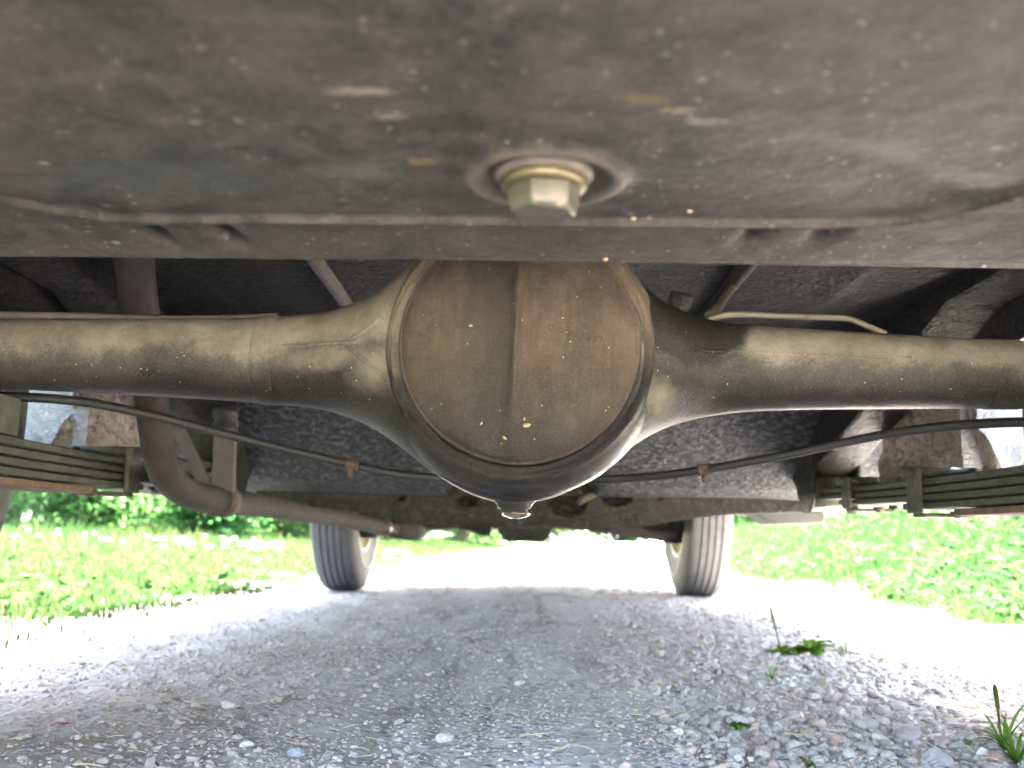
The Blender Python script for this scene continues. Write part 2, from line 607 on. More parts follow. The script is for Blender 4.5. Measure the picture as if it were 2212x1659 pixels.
def zmacro(X, Y):
    X = np.asarray(X, float); Y = np.asarray(Y, float)
    mid = np.where(Y < 6, 0.08, (edge_l(Y) + edge_r(Y)) / 2)
    z = 0.017 * np.exp(-((X - mid) / 0.33) ** 2)
    dl = np.maximum(edge_l(Y) - X, 0)
    dr = np.maximum(X - edge_r(Y), 0)
    z = z + 0.012 * sstep(0, 0.7, dl) + 0.030 * np.minimum(dl, 5) + 0.012 * np.clip(dl - 5, 0, 60)
    z = z + 0.02 * sstep(0, 0.6, dr) + 0.085 * np.minimum(dr, 3) + 0.02 * np.clip(dr - 3, 0, 60)
    z = z + 0.35 * fbm(X / 6 + 9, Y / 6, 3, 5) * sstep(3, 14, np.maximum(dl, dr))
    return z


def zt(X, Y):
    X = np.asarray(X, float); Y = np.asarray(Y, float)
    z = zmacro(X, Y)
    near = 1 - sstep(3, 9, Y)
    z = z + near * (0.010 * fbm(X * 4.2, Y * 1.9, 3, 1) + 0.006 * fbm(X * 22, Y * 16, 4, 2) + 0.0022 * fbm(X * 110, Y * 110, 2, 3))
    # rain-washed furrows along the middle of the road
    fx = -0.015 + 0.03 * vnoise(Y * 2.2, Y * 0 + 3, 8)
    z = z - near * 0.0042 * np.exp(-((X - fx) / 0.009) ** 2) * (0.4 + vnoise(Y * 5, Y * 0 + 1, 4) + 0.3)
    fx2 = -0.125 + 0.05 * vnoise(Y * 2.5, Y * 0 + 7, 9) + 0.02 * Y
    z = z - near * 0.0035 * np.exp(-((X - fx2) / 0.010) ** 2) * (0.4 + vnoise(Y * 6, Y * 0 + 5, 6) + 0.3)
    # keep it level where the tyres stand
    for wx in (-0.58, 0.58):
        for wy in (0.78, 3.18):
            k = np.exp(-(((X - wx) / 0.11) ** 2 + ((Y - wy) / 0.12) ** 2))
            z = z * (1 - k)
    return z


xs = np.concatenate([np.linspace(-220, -30, 14)[:-1], np.linspace(-30, -6, 24)[:-1], np.linspace(-6, -1.6, 50)[:-1],
                     np.linspace(-1.6, 1.7, 420)[:-1], np.linspace(1.7, 6, 50)[:-1], np.linspace(6, 30, 24)[:-1], np.linspace(30, 220, 14)])
ys = np.concatenate([np.linspace(-150, -8, 16)[:-1], np.linspace(-8, -0.5, 40)[:-1], np.linspace(-0.5, 0.6, 40)[:-1],
                     np.geomspace(0.6, 14, 520)[:-1], np.geomspace(14, 400, 60)])
GX, GY = np.meshgrid(xs, ys)
GZ = zt(GX, GY)
far = sstep(40, 160, np.hypot(GX, GY))
GZ = GZ * (1 - far) + far * 1.2
V = np.stack([GX, GY, GZ], -1).reshape(-1, 3)
nx, ny = len(xs), len(ys)
ii = (np.arange(ny - 1)[:, None] * nx + np.arange(nx - 1)[None, :]).ravel()
F = np.stack([ii, ii + 1, ii + nx + 1, ii + nx], -1)
fc = V[F].mean(1)
jag = 0.10 * fbm(fc[:, 0] * 5, fc[:, 1] * 5, 3, 21)
isroad = (fc[:, 0] > edge_l(fc[:, 1]) + jag) & (fc[:, 0] < edge_r(fc[:, 1]) + jag)


def submesh(name, V, F):
    used, inv = np.unique(F, return_inverse=True)
    return mesh_np(name, V[used], inv.reshape(F.shape), True)


# road material: pale dust, brown soil, grey crushed stone
t = NT('gravel_road_dust')
x, y, z = t.xyz()
n1 = t.noise(2.2, 5)
n2 = t.noise(60, 6, 0.7)
n3 = t.noise(340, 3, 0.7)
wx = t.math('ADD', x, t.math('MULTIPLY', t.math('SUBTRACT', n1, 0.5), 0.45))
c = t.ramp(t.math('MULTIPLY_ADD', wx, 0.5, 0.5, clamp=True),
           [(0.16, (0.40, 0.345, 0.285)), (0.32, (0.29, 0.212, 0.14)), (0.42, (0.46, 0.40, 0.34)), (0.52, (0.58, 0.53, 0.475)), (0.64, (0.44, 0.40, 0.36)), (0.86, (0.47, 0.43, 0.39))])
# farther ahead the surface is packed pale dust
c = t.mix(t.ramp(t.math('DIVIDE', y, 6.0, clamp=True), [(0.24, 0), (0.6, 1)]), c, (0.45, 0.415, 0.38))
c = t.mix(t.ramp(n2, [(0.45, 0.0), (0.70, 0.55)]), c, (0.27, 0.235, 0.205))
trk = t.noise(9, 4, 0.6, t.co((3.2, 0.16, 1.0)), 0.3)
c = t.mix(t.ramp(trk, [(0.55, 0.0), (0.63, 0.7)]), c, (0.25, 0.20, 0.15))
soil = t.noise(7, 6, 0.65, t.co((1.0, 0.6, 1.0)), 0.8)
c = t.mix(t.ramp(soil, [(0.52, 0.0), (0.66, 0.75)]), c, (0.23, 0.178, 0.125))
c = t.mix(t.ramp(n3, [(0.5, 0.0), (0.7, 0.6)]), c, (0.58, 0.56, 0.545))
vcol = t.voro(95, out='Color')
vd = t.voro(95)
c = t.mix(t.math('MULTIPLY', t.ramp(vd, [(0.28, 1), (0.42, 0)]), 0.35), c, t.ramp(vcol, [(0.1, (0.30, 0.25, 0.235)), (0.5, (0.45, 0.44, 0.43)), (0.9, (0.25, 0.27, 0.30))]))
t.color(c).set('Roughness', 0.95).set('Specular IOR Level', 0.2)
b = t.bump(t.ramp(vd, [(0.1, 1), (0.5, 0)]), 0.55, 0.004)
t.bump(n2, 0.6, 0.003, b)
M['road'] = t.m
t = NT('verge_soil_and_grass')
x, y, z = t.xyz()
gr = t.ramp(t.noise(1.6, 6, 0.7), [(0.3, (0.013, 0.03, 0.006)), (0.55, (0.021, 0.043, 0.010)), (0.75, (0.032, 0.048, 0.014))])
gr = t.mix(t.ramp(t.noise(45, 6, 0.7), [(0.45, 0), (0.7, 0.5)]), gr, (0.07, 0.06, 0.04))
t.color(gr).set('Roughness', 0.95)
t.bump(t.noise(60, 6, 0.7), 0.8, 0.02)
M['verge'] = t.m
road = link('gravel_road', submesh('gravel_road', V, F[isroad]), M['road'])
tag(road, 'pale gravel road with brown soil on its left and crushed stone on its right', None, None, 'structure')
verge = link('grass_ground', submesh('grass_ground', V, F[~isroad]), M['verge'])
tag(verge, 'green verge ground on both sides of the road', None, None, 'structure')

# ------------------------------------------------------------------ loose gravel
ICO_V, ICO_F = None, None
phi = (1 + 5 ** 0.5) / 2
ICO_V = np.array([(-1, phi, 0), (1, phi, 0), (-1, -phi, 0), (1, -phi, 0), (0, -1, phi), (0, 1, phi), (0, -1, -phi), (0, 1, -phi),
                  (phi, 0, -1), (phi, 0, 1), (-phi, 0, -1), (-phi, 0, 1)], float)
ICO_V /= np.linalg.norm(ICO_V[0])
ICO_F = np.array([(0, 11, 5), (0, 5, 1), (0, 1, 7), (0, 7, 10), (0, 10, 11), (1, 5, 9), (5, 11, 4), (11, 10, 2), (10, 7, 6), (7, 1, 8),
                  (3, 9, 4), (3, 4, 2), (3, 2, 6), (3, 6, 8), (3, 8, 9), (4, 9, 5), (2, 4, 11), (6, 2, 10), (8, 6, 7), (9, 8, 1)])


def subdiv(V, F):
    V = [tuple(v) for v in V]
    cache = {}
    out = []
    def mid(a, b):
        k = (min(a, b), max(a, b))
        if k not in cache:
            m = (np.array(V[a]) + np.array(V[b])) / 2
            V.append(tuple(m / np.linalg.norm(m)))
            cache[k] = len(V) - 1
        return cache[k]
    for a, b, c in F:
        ab, bc, ca = mid(a, b), mid(b, c), mid(c, a)
        out += [(a, ab, ca), (b, bc, ab), (c, ca, bc), (ab, bc, ca)]
    return np.array(V), np.array(out)


ICO2_V, ICO2_F = subdiv(ICO_V, ICO_F)


def rock_template(base, k):
    """facetted rock: clamp the sphere against random planes"""
    v = base.copy()
    for i in range(9):
        n = rng.normal(size=3); n /= np.linalg.norm(n)
        d = rng.uniform(0.55, 0.85)
        s = v @ n
        v = v - np.outer(np.maximum(s - d, 0), n)
    return v * (1 + rng.normal(scale=0.05, size=(len(v), 1)))


def rotmats(n, tilt=1.0):
    q = rng.normal(size=(n, 4)); q /= np.linalg.norm(q, axis=1)[:, None]
    w, a, b, c = q.T
    return np.stack([1 - 2 * (b * b + c * c), 2 * (a * b - c * w), 2 * (a * c + b * w),
                     2 * (a * b + c * w), 1 - 2 * (a * a + c * c), 2 * (b * c - a * w),
                     2 * (a * c - b * w), 2 * (b * c + a * w), 1 - 2 * (a * a + b * b)], -1).reshape(n, 3, 3)


STONE_COL = np.array([(0.46, 0.445, 0.43), (0.38, 0.37, 0.365), (0.55, 0.54, 0.525), (0.44, 0.37, 0.35), (0.30, 0.31, 0.325), (0.42, 0.38, 0.33),
                      (0.36, 0.35, 0.37), (0.50, 0.47, 0.46), (0.40, 0.30, 0.265), (0.62, 0.61, 0.60)])
STONE_P = np.array([0.22, 0.18, 0.06, 0.14, 0.08, 0.11, 0.11, 0.06, 0.035, 0.005])


def stones(name, X, Y, R, base_v, base_f, flat=0.7, sink=0.35, dust=0.25, light=1.0):
    n = len(X)
    temps = [rock_template(base_v, k) for k in range(14)]
    ti = rng.integers(0, 14, n)
    T = np.stack(temps)[ti]
    sc = np.stack([rng.uniform(0.75, 1.25, n), rng.uniform(0.65, 1.0, n), rng.uniform(0.5, 0.85, n)], -1)
    Vv = T * sc[:, None, :]
    Vv = np.einsum('nij,nkj->nki', rotmats(n), Vv)
    Vv[:, :, 2] *= flat
    Vv = Vv * R[:, None, None]
    Z = zt(X, Y) + R * flat * (0.5 - sink)
    Vv = Vv + np.stack([X, Y, Z], -1)[:, None, :]
    k = base_v.shape[0]
    Ff = (base_f[None] + (np.arange(n) * k)[:, None, None]).reshape(-1, 3)
    me = mesh_np(name, Vv.reshape(-1, 3), Ff, False)
    ci = rng.choice(len(STONE_COL), n, p=STONE_P)
    c = STONE_COL[ci] * np.array([1.20, 1.05, 0.91]) * rng.uniform(0.7, 1.12, (n, 1)) * light
    dv = np.full((n, 1), dust) + (0.45 * sstep(-0.08, -0.30, X) * (Y < 1.6))[:, None]
    dcol = np.where((X < -0.15)[:, None], np.array((0.42, 0.335, 0.255)), np.array((0.50, 0.455, 0.405)))
    c = c * (1 - dv) + dcol * dv
    rgba = np.concatenate([np.repeat(c, k, 0), np.ones((n * k, 1))], 1).astype(np.float32)
    a = me.color_attributes.new('col', 'FLOAT_COLOR', 'POINT')
    a.data.foreach_set('color', rgba.ravel())
    return me


def in_view(n, y0, y1, pw=1.0, xr=0.62):
    Y = y0 * (y1 / y0) ** (rng.random(n) ** pw)
    X = rng.uniform(-1, 1, n) * (Y * xr + 0.12)
    return X, Y


def pick(X, Y, prob):
    k = rng.random(len(X)) < prob
    k &= (X > edge_l(Y) - 0.05) & (X < edge_r(Y) + 0.05)
    return X[k], Y[k]


XA, YA = in_view(76000, 0.62, 3.4)
fine_p = np.clip(0.45 + 0.9 * fbm(XA * 7, YA * 4, 3, 31), 0.08, 1) * (1 - 0.55 * sstep(-0.12, -0.3, XA + 0.06 * fbm(XA * 4, YA * 4, 2, 3)) * (YA < 1.3))
for fs, fw in ((-0.015, 0.014), (-0.125, 0.016), (0.05, 0.012)):
    fine_p = fine_p * (1 - 0.85 * np.exp(-((XA - fs - 0.05 * vnoise(YA * 2.5, YA * 0 + 7, 9) - 0.015 * YA) / fw) ** 2))
XA, YA = pick(XA, YA, fine_p)
RA = 0.0011 + 0.0022 * rng.random(len(XA)) ** 2.2 + 0.0004 * YA
g1 = link('fine_gravel', stones('fine_gravel', XA, YA, RA, ICO_V, ICO_F), M['stone'])
tag(g1, 'fine grit and small pebbles strewn over the whole gravel road', 'gravel', None, 'stuff')
XB, YB = in_view(26000, 0.62, 3.6)
right = sstep(0.02, 0.22, XB - 0.03 * YB + 0.25 * fbm(XB * 5, YB * 3, 3, 44)) * (1 - sstep(0.62, 0.8, XB))
left = 0.20 * (1 - sstep(-0.3, 0.0, XB))
XB, YB = pick(XB, YB, np.clip(right * 0.95 + left + 0.06, 0, 1))
RB = 0.0020 + 0.0058 * rng.random(len(XB)) ** 2.6
RB = np.where(XB > 0.1, RB * 1.12, RB * 0.82) + 0.0004 * YB
big = (rng.random(len(XB)) < 0.025) & (XB > 0.15) & (YB < 1.5)
RB = np.where(big, rng.uniform(0.009, 0.0145, len(XB)), RB)
g2 = link('coarse_gravel', stones('coarse_gravel', XB, YB, RB, ICO2_V[:, :], ICO2_F) if False else stones('coarse_gravel', XB, YB, RB, ICO2_V, ICO2_F), M['stone'])
tag(g2, 'coarse crushed stone lying thickest along the right of the road middle', 'gravel', None, 'stuff')
XC, YC = in_view(6000, 3.0, 14)
XC, YC = pick(XC, YC, 0.7)
g3 = link('scattered_gravel', stones('scattered_gravel', XC, YC, 0.004 + 0.006 * rng.random(len(XC)) ** 2, ICO_V, ICO_F), M['stone'])
tag(g3, 'loose pebbles on the sunlit road ahead of the car', 'gravel', None, 'stuff')

# single stones that stand out
def one_stone(px, py, size_px, col, label, flat=0.75):
    g = G(px, py, 0.008)
    r = size_px * 0.5 * g.y / FPX
    v = rock_template(ICO2_V, 0) * np.array([1.15, 0.9, 0.8]) * r
    a = rng.uniform(0, 6.28)
    R = np.array([[math.cos(a), -math.sin(a), 0], [math.sin(a), math.cos(a), 0], [0, 0, flat]])
    v = v @ R.T
    me = mesh_np('stone', v, ICO2_F, False)
    at = me.color_attributes.new('col', 'FLOAT_COLOR', 'POINT')
    at.data.foreach_set('color', np.tile(np.array([col[0] * 1.06, col[1] * 0.97, col[2] * 0.86, 1.0], np.float32), len(v)))
    o = link('stone', me, M['stone'])
    o.location = (g.x, g.y, float(zt(g.x, g.y)) + r * 0.3)
    return tag(o, label, 'stone', 'single stones on the gravel road')


for a in [(1122, 1487, 24, (0.60, 0.60, 0.585), 'small pale white stone in the middle of the road, below the oil plug'),
          (960, 1612, 46, (0.50, 0.485, 0.46), 'white angular stone on the pale dust left of the middle, near the bottom edge'),
          (640, 1648, 48, (0.27, 0.30, 0.33), 'slate blue stone cut by the bottom edge, on the brown soil'),
          (492, 1532, 34, (0.50, 0.48, 0.45), 'whitish flat stone on brown soil, biggest of the pale ones upper left'),
          (530, 1624, 34, (0.50, 0.47, 0.44), 'light grey wedge stone on the brown soil, above the slate blue stone'),
          (332, 1524, 34, (0.42, 0.40, 0.36), 'tan grey rounded stone on the brown soil at the shadow edge'),
          (135, 1549, 30, (0.45, 0.31, 0.28), 'flat reddish pink stone on the brown soil at far left'),
          (1966, 1590, 66, (0.43, 0.39, 0.42), 'large mauve grey stone in the crushed gravel left of the grass seedling'),
          (1872, 1566, 50, (0.42, 0.40, 0.41), 'grey upright lump among crushed gravel, just left of the mauve stone'),
          (2022, 1645, 72, (0.34, 0.33, 0.35), 'dark grey layered stone at the bottom edge under the grass seedling'),
          (1588, 1640, 52, (0.41, 0.40, 0.42), 'grey pointed stone at the bottom edge among the crushed gravel'),
          (1720, 1630, 40, (0.45, 0.37, 0.37), 'pink grey stone in crushed gravel at the bottom, between two larger grey ones'),
          (2148, 1628, 40, (0.44, 0.33, 0.30), 'rosy stone in the bottom right corner beside the grass seedling roots')]:
    one_stone(*a)

# ------------------------------------------------------------------ blades and leaves
def colour_attr(me, c, k):
    rgba = np.concatenate([np.repeat(c, k, 0), np.ones((len(c) * k, 1))], 1).astype(np.float32)
    a = me.color_attributes.new('col', 'FLOAT_COLOR', 'POINT')
    a.data.foreach_set('color', rgba.ravel())


def blades(name, X, Y, Z, H, Wd, C, lean=0.5):
    n = len(X)
    a = rng.uniform(0, 2 * math.pi, n)
    dx, dy = np.cos(a), np.sin(a)
    b = rng.uniform(0, 2 * math.pi, n)
    lx, ly = np.cos(b) * lean * H * rng.random(n), np.sin(b) * lean * H * rng.random(n)
    base = np.stack([X, Y, Z], -1)
    side = np.stack([dx, dy, np.zeros(n)], -1) * (Wd / 2)[:, None]
    midp = base + np.stack([lx * 0.3, ly * 0.3, H * 0.55], -1)
    tip = base + np.stack([lx, ly, H * 0.97], -1)
    Vv = np.stack([base - side * 0.7, base + side * 0.7, midp - side, midp + side, tip], 1)
    o = (np.arange(n) * 5)[:, None]
    Fq = np.concatenate([o + np.array([0, 1, 3]), o + np.array([0, 3, 2]), o + np.array([2, 3, 4])], 0)
    me = mesh_np(name, Vv.reshape(-1, 3), Fq, False)
    colour_attr(me, C, 5)
    return me


def leaves(name, Pn, size, C, droop=0.6):
    """pointed leaf quads, folded along the midrib"""
    n = len(Pn)
    R = rotmats(n)
    t = np.array([(0, 0, 0), (0.5, -0.28, 0.06), (1.0, 0, -0.05), (0.5, 0.28, 0.06)])
    Vv = np.einsum('nij,kj->nki', R, t)
    Vv[:, :, 2] *= droop
    Vv = Vv * size[:, None, None] + Pn[:, None, :]
    o = (np.arange(n) * 4)[:, None]
    Fq = np.concatenate([o + np.array([0, 1, 2]), o + np.array([0, 2, 3])], 0)
    me = mesh_np(name, Vv.reshape(-1, 3), Fq, False)
    colour_attr(me, C, 4)
    return me


def greens(n, a=(0.05, 0.115, 0.014), b=(0.115, 0.175, 0.022), dry=0.06, drycol=(0.26, 0.22, 0.10)):
    u = rng.random((n, 1))
    c = np.array(a) * (1 - u) + np.array(b) * u
    c = c * rng.uniform(0.8, 1.2, (n, 1)) * np.array([0.22, 0.27, 0.60])
    d = rng.random(n) < dry
    c[d] = 0.22 * np.array(drycol) * rng.uniform(0.7, 1.2, (d.sum(), 1))
    return c


def verge_pts(n, side, y0, y1, dmax, pw=1.0):
    Y = y0 * (y1 / y0) ** rng.random(n)
    d = dmax * rng.random(n) ** 1.5 * np.clip(Y / 3.0, 0.35, 3)
    jag = 0.10 * fbm(Y * 5, Y * 3, 3, 21)
    X = np.where(side < 0, edge_l(Y) - d + jag + 0.05, edge_r(Y) + d + jag - 0.05)
    dens = fbm(X * 3, Y * 3, 3, 77)
    near_edge = np.clip(d / 0.35, 0, 1)
    k = rng.random(n) < np.clip(0.12 + 0.9 * near_edge + dens * 1.1, 0.03, 1)
    X = X - side * rng.normal(scale=0.05, size=n) * (1 - near_edge)
    k &= np.abs(X) < 0.8 * Y + 1.2
    return X[k], Y[k], d[k]


X, Y, d = verge_pts(120000, -1, 1.2, 16, 2.4)
H = (0.012 + (0.012 + 0.05 * np.clip(d / 0.5, 0, 1)) * rng.random(len(X)) + 0.05 * np.clip(d - 0.2, 0, 2) * rng.random(len(X)) ** 2) * (1 + 0.03 * Y)
lg = link('lawn_grass', blades('lawn_grass', X, Y, zt(X, Y) - 0.004, H, 0.0035 + 0.0010 * Y * rng.random(len(X)), greens(len(X), (0.06, 0.125, 0.014), (0.12, 0.185, 0.024), 0.08)), M['grass'])
tag(lg, 'short bright green grass on the left verge', 'grass', None, 'stuff')
X, Y, d = verge_pts(110000, 1, 1.5, 18, 2.0)
H = (0.015 + (0.02 + 0.05 * np.clip(d / 0.4, 0, 1)) * rng.random(len(X)) + 0.22 * np.clip(d - 0.12, 0, 1) * rng.random(len(X)) ** 1.4) * (1 + 0.02 * Y)
rg = link('meadow_grass', blades('meadow_grass', X, Y, zt(X, Y) - 0.004, H, 0.004 + 0.0011 * Y * rng.random(len(X)), greens(len(X), (0.045, 0.12, 0.012), (0.10, 0.18, 0.02), 0.05)), M['grass'])
tag(rg, 'taller meadow grass on the right verge', 'grass', None, 'stuff')
Y = 1.2 * (9 / 1.2) ** rng.random(5200)
sd2 = np.where(rng.random(5200) < 0.5, -1, 1)
off = 0.17 * rng.random(5200) ** 2.0 - 0.05
X = np.where(sd2 < 0, edge_l(Y) + off, edge_r(Y) - off)
k = rng.random(5200) < np.clip(0.4 + 1.6 * fbm(X * 6, Y * 4, 3, 57), 0, 1)
X, Y = X[k], Y[k]
o = link('edge_grass', blades('edge_grass', X, Y, zt(X, Y) - 0.003, 0.008 + 0.020 * rng.random(len(X)), 0.003 + 0.0008 * Y, greens(len(X), (0.06, 0.125, 0.014), (0.12, 0.185, 0.024), 0.0) * 2.0, 1.6), M['grass'])
tag(o, 'thin ragged grass and straw creeping from the verges onto the gravel', 'grass', None, 'stuff')
# broad leaved ground cover along both edges
X, Y, d = verge_pts(3600, -1, 1.25, 7, 1.4)
n = len(X)
Pn = np.stack([X, Y, zt(X, Y) + 0.01 + 0.05 * rng.random(n)], -1)
o = link('broad_leaves', leaves('broad_leaves', Pn, 0.022 + 0.03 * rng.random(n), greens(n, (0.05, 0.13, 0.012), (0.11, 0.2, 0.02), 0.02)), M['leaf'])
tag(o, 'plantain and clover leaves low in the left verge', 'ground cover', None, 'stuff')
X, Y, d = verge_pts(26000, 1, 1.6, 12, 2.0)
n = len(X)
Pn = np.stack([X, Y, zt(X, Y) + 0.02 + (0.06 + 0.36 * np.clip(d - 0.15, 0, 1)) * rng.random(n)], -1)
o = link('tall_weeds', leaves('tall_weeds', Pn, 0.018 + 0.03 * rng.random(n), greens(n, (0.04, 0.12, 0.016), (0.09, 0.185, 0.018), 0.01)), M['leaf'])
tag(o, 'dense leafy weeds covering the right bank', 'ground cover', None, 'stuff')


# ------------------------------------------------------------------ shrubs and trees
def shrub(X, Y, h, w, n, label, ca, cb, leaf=0.07, group='shrubs behind the left verge', cat='shrub'):
    z0 = float(zmacro(X, Y)) - 0.02
    root = empty('shrub', (X, Y, z0))
    tag(root, label, cat, group)
    mb = MB()
    tips = []
    for i in range(11):
        a = rng.uniform(0, 6.28); r = w * 0.5 * rng.uniform(0.2, 1.0)
        tip = np.array((X + math.cos(a) * r, Y + math.sin(a) * r, z0 + h * rng.uniform(0.35, 1.0)))
        st = np.array((X + math.cos(a) * r * 0.12, Y + math.sin(a) * r * 0.12, z0))
        md = st * 0.5 + tip * 0.5 + np.array((0, 0, h * 0.12))
        path = catmull([st, md, tip], 5)
        mb.add(*tube(path, list(np.linspace(0.014, 0.004, len(path)) * max(0.6, h)), 6))
        tips.append(path)
    ob('stem', mb, M['dusty_steel'] if False else M['bark'], root, True)
    pts = []
    for path in tips:
        k = n // len(tips)
        idx = rng.integers(2, len(path), k)
        p = np.array([path[j] for j in idx]) + rng.normal(scale=(w * 0.13, w * 0.13, h * 0.10), size=(k, 3))
        pts.append(p)
    pts = np.concatenate(pts)
    pts = pts[pts[:, 2] > z0 + 0.01]
    m = len(pts)
    o = link('foliage', leaves('foliage', pts, leaf * rng.uniform(0.6, 1.3, m), greens(m, ca, cb, 0.0) * 2.2, 0.7), M['shrub_leaf'], root)
    return root


M['bark'] = m_plain('bark_brown', (0.12, 0.09, 0.065), 0.9, 0, 0.4, 30, 0.6, 0.004)
LT = (0.10, 0.20, 0.024); LB = (0.17, 0.27, 0.04); DK = (0.05, 0.12, 0.02); MID = (0.085, 0.18, 0.023)
for a in [(-3.3, 7.4, 1.1, 1.5, 2600, 'light green feathery shrub second from the white fence', LT, LB),
          (-4.3, 8.2, 1.5, 1.4, 2400, 'yellowish green shrub beside the white fence post', (0.09, 0.15, 0.03), (0.15, 0.2, 0.05)),
          (-2.5, 8.0, 0.75, 1.0, 1800, 'darker green low shrub in the gap among light green shrubs', DK, MID),
          (-2.2, 9.6, 1.3, 1.7, 2400, 'light green arching shrub above the exhaust clamp', LT, LB),
          (-1.6, 11.5, 1.3, 1.6, 2200, 'mid green shrub behind the left front tyre', MID, LB),
          (-0.9, 14.5, 1.6, 1.8, 2200, 'bright green shrub at the road bend, right of the left front tyre', LT, LB)]:
    shrub(a[0], a[1], a[2], a[3], a[4] + 4200, a[5], a[6], a[7], 0.075)
for a in [(2.3, 4.3, 0.55, 0.9, 1800, 'bushy leafy weed clump on the right bank nearest the tyre', MID, LB),
          (3.0, 4.6, 0.7, 1.0, 2000, 'deep green leafy weed clump on the right bank by the picture edge', DK, MID),
          (2.4, 6.6, 0.8, 1.2, 2000, 'pale yellow green weed clump standing behind on the right bank', LT, LB),
          (4.2, 7.5, 1.1, 1.6, 2200, 'tall green weed clump high on the right bank', MID, LB),
          (3.4, 10.5, 1.0, 1.6, 2000, 'rounded green shrub on the right where the road bends', MID, LB)]:
    shrub(a[0], a[1], a[2], a[3], a[4], a[5], a[6], a[7], 0.07, 'weed clumps on the right bank', 'weed')


for a in [(-7.2, 12.0, 1.9, 2.6, 2400, 'broad mid green shrub far left behind the white fence'),
          (-5.4, 11.2, 1.7, 2.4, 2600, 'broad light green shrub behind the yellowish one at far left'),
          (-3.9, 10.8, 1.5, 2.2, 2600, 'dense green shrub in the back row, left of the exhaust bend'),
          (-2.9, 12.5, 1.6, 2.4, 2600, 'dense green shrub in the back row above the exhaust clamp'),
          (-0.6, 17.5, 1.6, 2.6, 2400, 'leafy shrub on the inside of the road bend'),
          (0.4, 24.0, 2.0, 3.4, 2400, 'leafy shrub farther along the inside of the road bend'),
          (3.6, 38.0, 2.6, 5.0, 2600, 'wide bush straight ahead where the road disappears'),
          (-0.5, 36.0, 2.6, 5.0, 2600, 'wide bush left of the vanishing road'),
          (8.2, 33.0, 2.4, 4.5, 2400, 'wide bush right of the vanishing road'),
          (5.5, 17.0, 1.6, 2.8, 2200, 'leafy bush on the outside of the road bend')]:
    shrub(a[0], a[1], a[2], a[3], a[4] + 3000, a[5], MID, LB, 0.12 * max(1, a[1] / 15), 'shrubs in the back row')


def tree(X, Y, h, w, label):
    z0 = float(zmacro(X, Y)) - 0.1
    root = empty('tree', (X, Y, z0))
    tag(root, label, 'tree', 'trees beyond the meadow')
    mb = MB()
    top = np.array((X + rng.normal() * 0.2, Y, z0 + h * 0.8))
    mb.add(*tube(catmull([(X, Y, z0), (X + 0.1, Y, z0 + h * 0.4), top], 6), list(np.linspace(0.03 * h, 0.008 * h, 13)), 8))
    cl = []
    for i in range(22):
        t = rng.uniform(0.3, 1.0)
        a = rng.uniform(0, 6.28)
        r = w * 0.5 * math.sin(math.pi * min(1, 0.25 + t * 0.75)) * rng.uniform(0.4, 1.0)
        p0 = np.array((X, Y, z0 + h * t * 0.72))
        p1 = np.array((X + math.cos(a) * r, Y + math.sin(a) * r, z0 + h * (t * 0.85 + 0.1)))
        mb.add(*tube([p0, (p0 + p1) / 2 + np.array((0, 0, 0.1)), p1], [0.008 * h, 0.005 * h, 0.002 * h], 5))
        cl.append(p1)
    ob('trunk', mb, M['bark'], root, True)
    pts = np.concatenate([c + rng.normal(scale=(w * 0.10, w * 0.10, h * 0.05), size=(130, 3)) for c in cl])
    m = len(pts)
    link('crown', leaves('crown', pts, h * 0.045 * rng.uniform(0.6, 1.3, m), greens(m, DK, MID, 0.0), 0.8), M['leaf'], root)


for a in [(-9, 22, 7, 4.5, 'broad green tree standing far left beyond the shrubs'),
          (-3, 30, 9, 5.5, 'tall green tree beyond the left shrubs, near the bend'),
          (12, 26, 7, 5, 'broad green tree at far right beyond the bank'),
          (5, 45, 10, 6, 'tall green tree straight ahead beyond the road bend')]:
    tree(*a)

# ------------------------------------------------------------------ white flowers in the left verge, yellow ones among them
def flower(px, Yd, hh, r, col, label, cat, group, name):
    x0 = P(px, 1170, Yd).x
    z0 = float(zt(x0, Yd))
    root = empty(name, (x0, Yd, z0))
    tag(root, label, cat, group)
    lean = rng.normal(scale=0.012, size=2)
    top = (x0 + lean[0], Yd + lean[1], z0 + hh)
    s = ob('stem', tube([(x0, Yd, z0 - 0.01), top], 0.0016, 5), None, root)
    at = s.data.color_attributes.new('col', 'FLOAT_COLOR', 'POINT')
    at.data.foreach_set('color', np.tile(np.array([0.07, 0.14, 0.02, 1], np.float32), len(s.data.vertices)))
    s.data.materials.append(M['leaf'])
    mb = MB()
    n = 10
    for k in range(n):
        a = 6.283 * k / n
        ca, sa = math.cos(a), math.sin(a)
        w = 0.30
        c1, s1 = math.cos(a - w), math.sin(a - w)
        c2, s2 = math.cos(a + w), math.sin(a + w)
        up = rng.uniform(0.0, 0.5)
        mb.add([(top[0], top[1], top[2]), (top[0] + c1 * r * .7, top[1] + s1 * r * .7, top[2] + r * up), (top[0] + ca * r, top[1] + sa * r, top[2] + r * up * 1.2), (top[0] + c2 * r * .7, top[1] + s2 * r * .7, top[2] + r * up)], [(0, 1, 2, 3)])
    mb.add(*lathe([(0.001, -0.35 * r), (0.5 * r, -0.1 * r), (0.55 * r, 0.25 * r), (0.3 * r, 0.5 * r), (0.001, 0.58 * r)], top, (0, 0, 1), 8))
    h = ob('flower_head', mb, M['flower'], root)
    at = h.data.color_attributes.new('col', 'FLOAT_COLOR', 'POINT')
    at.data.foreach_set('color', np.tile(np.array([*col, 1], np.float32), len(h.data.vertices)))


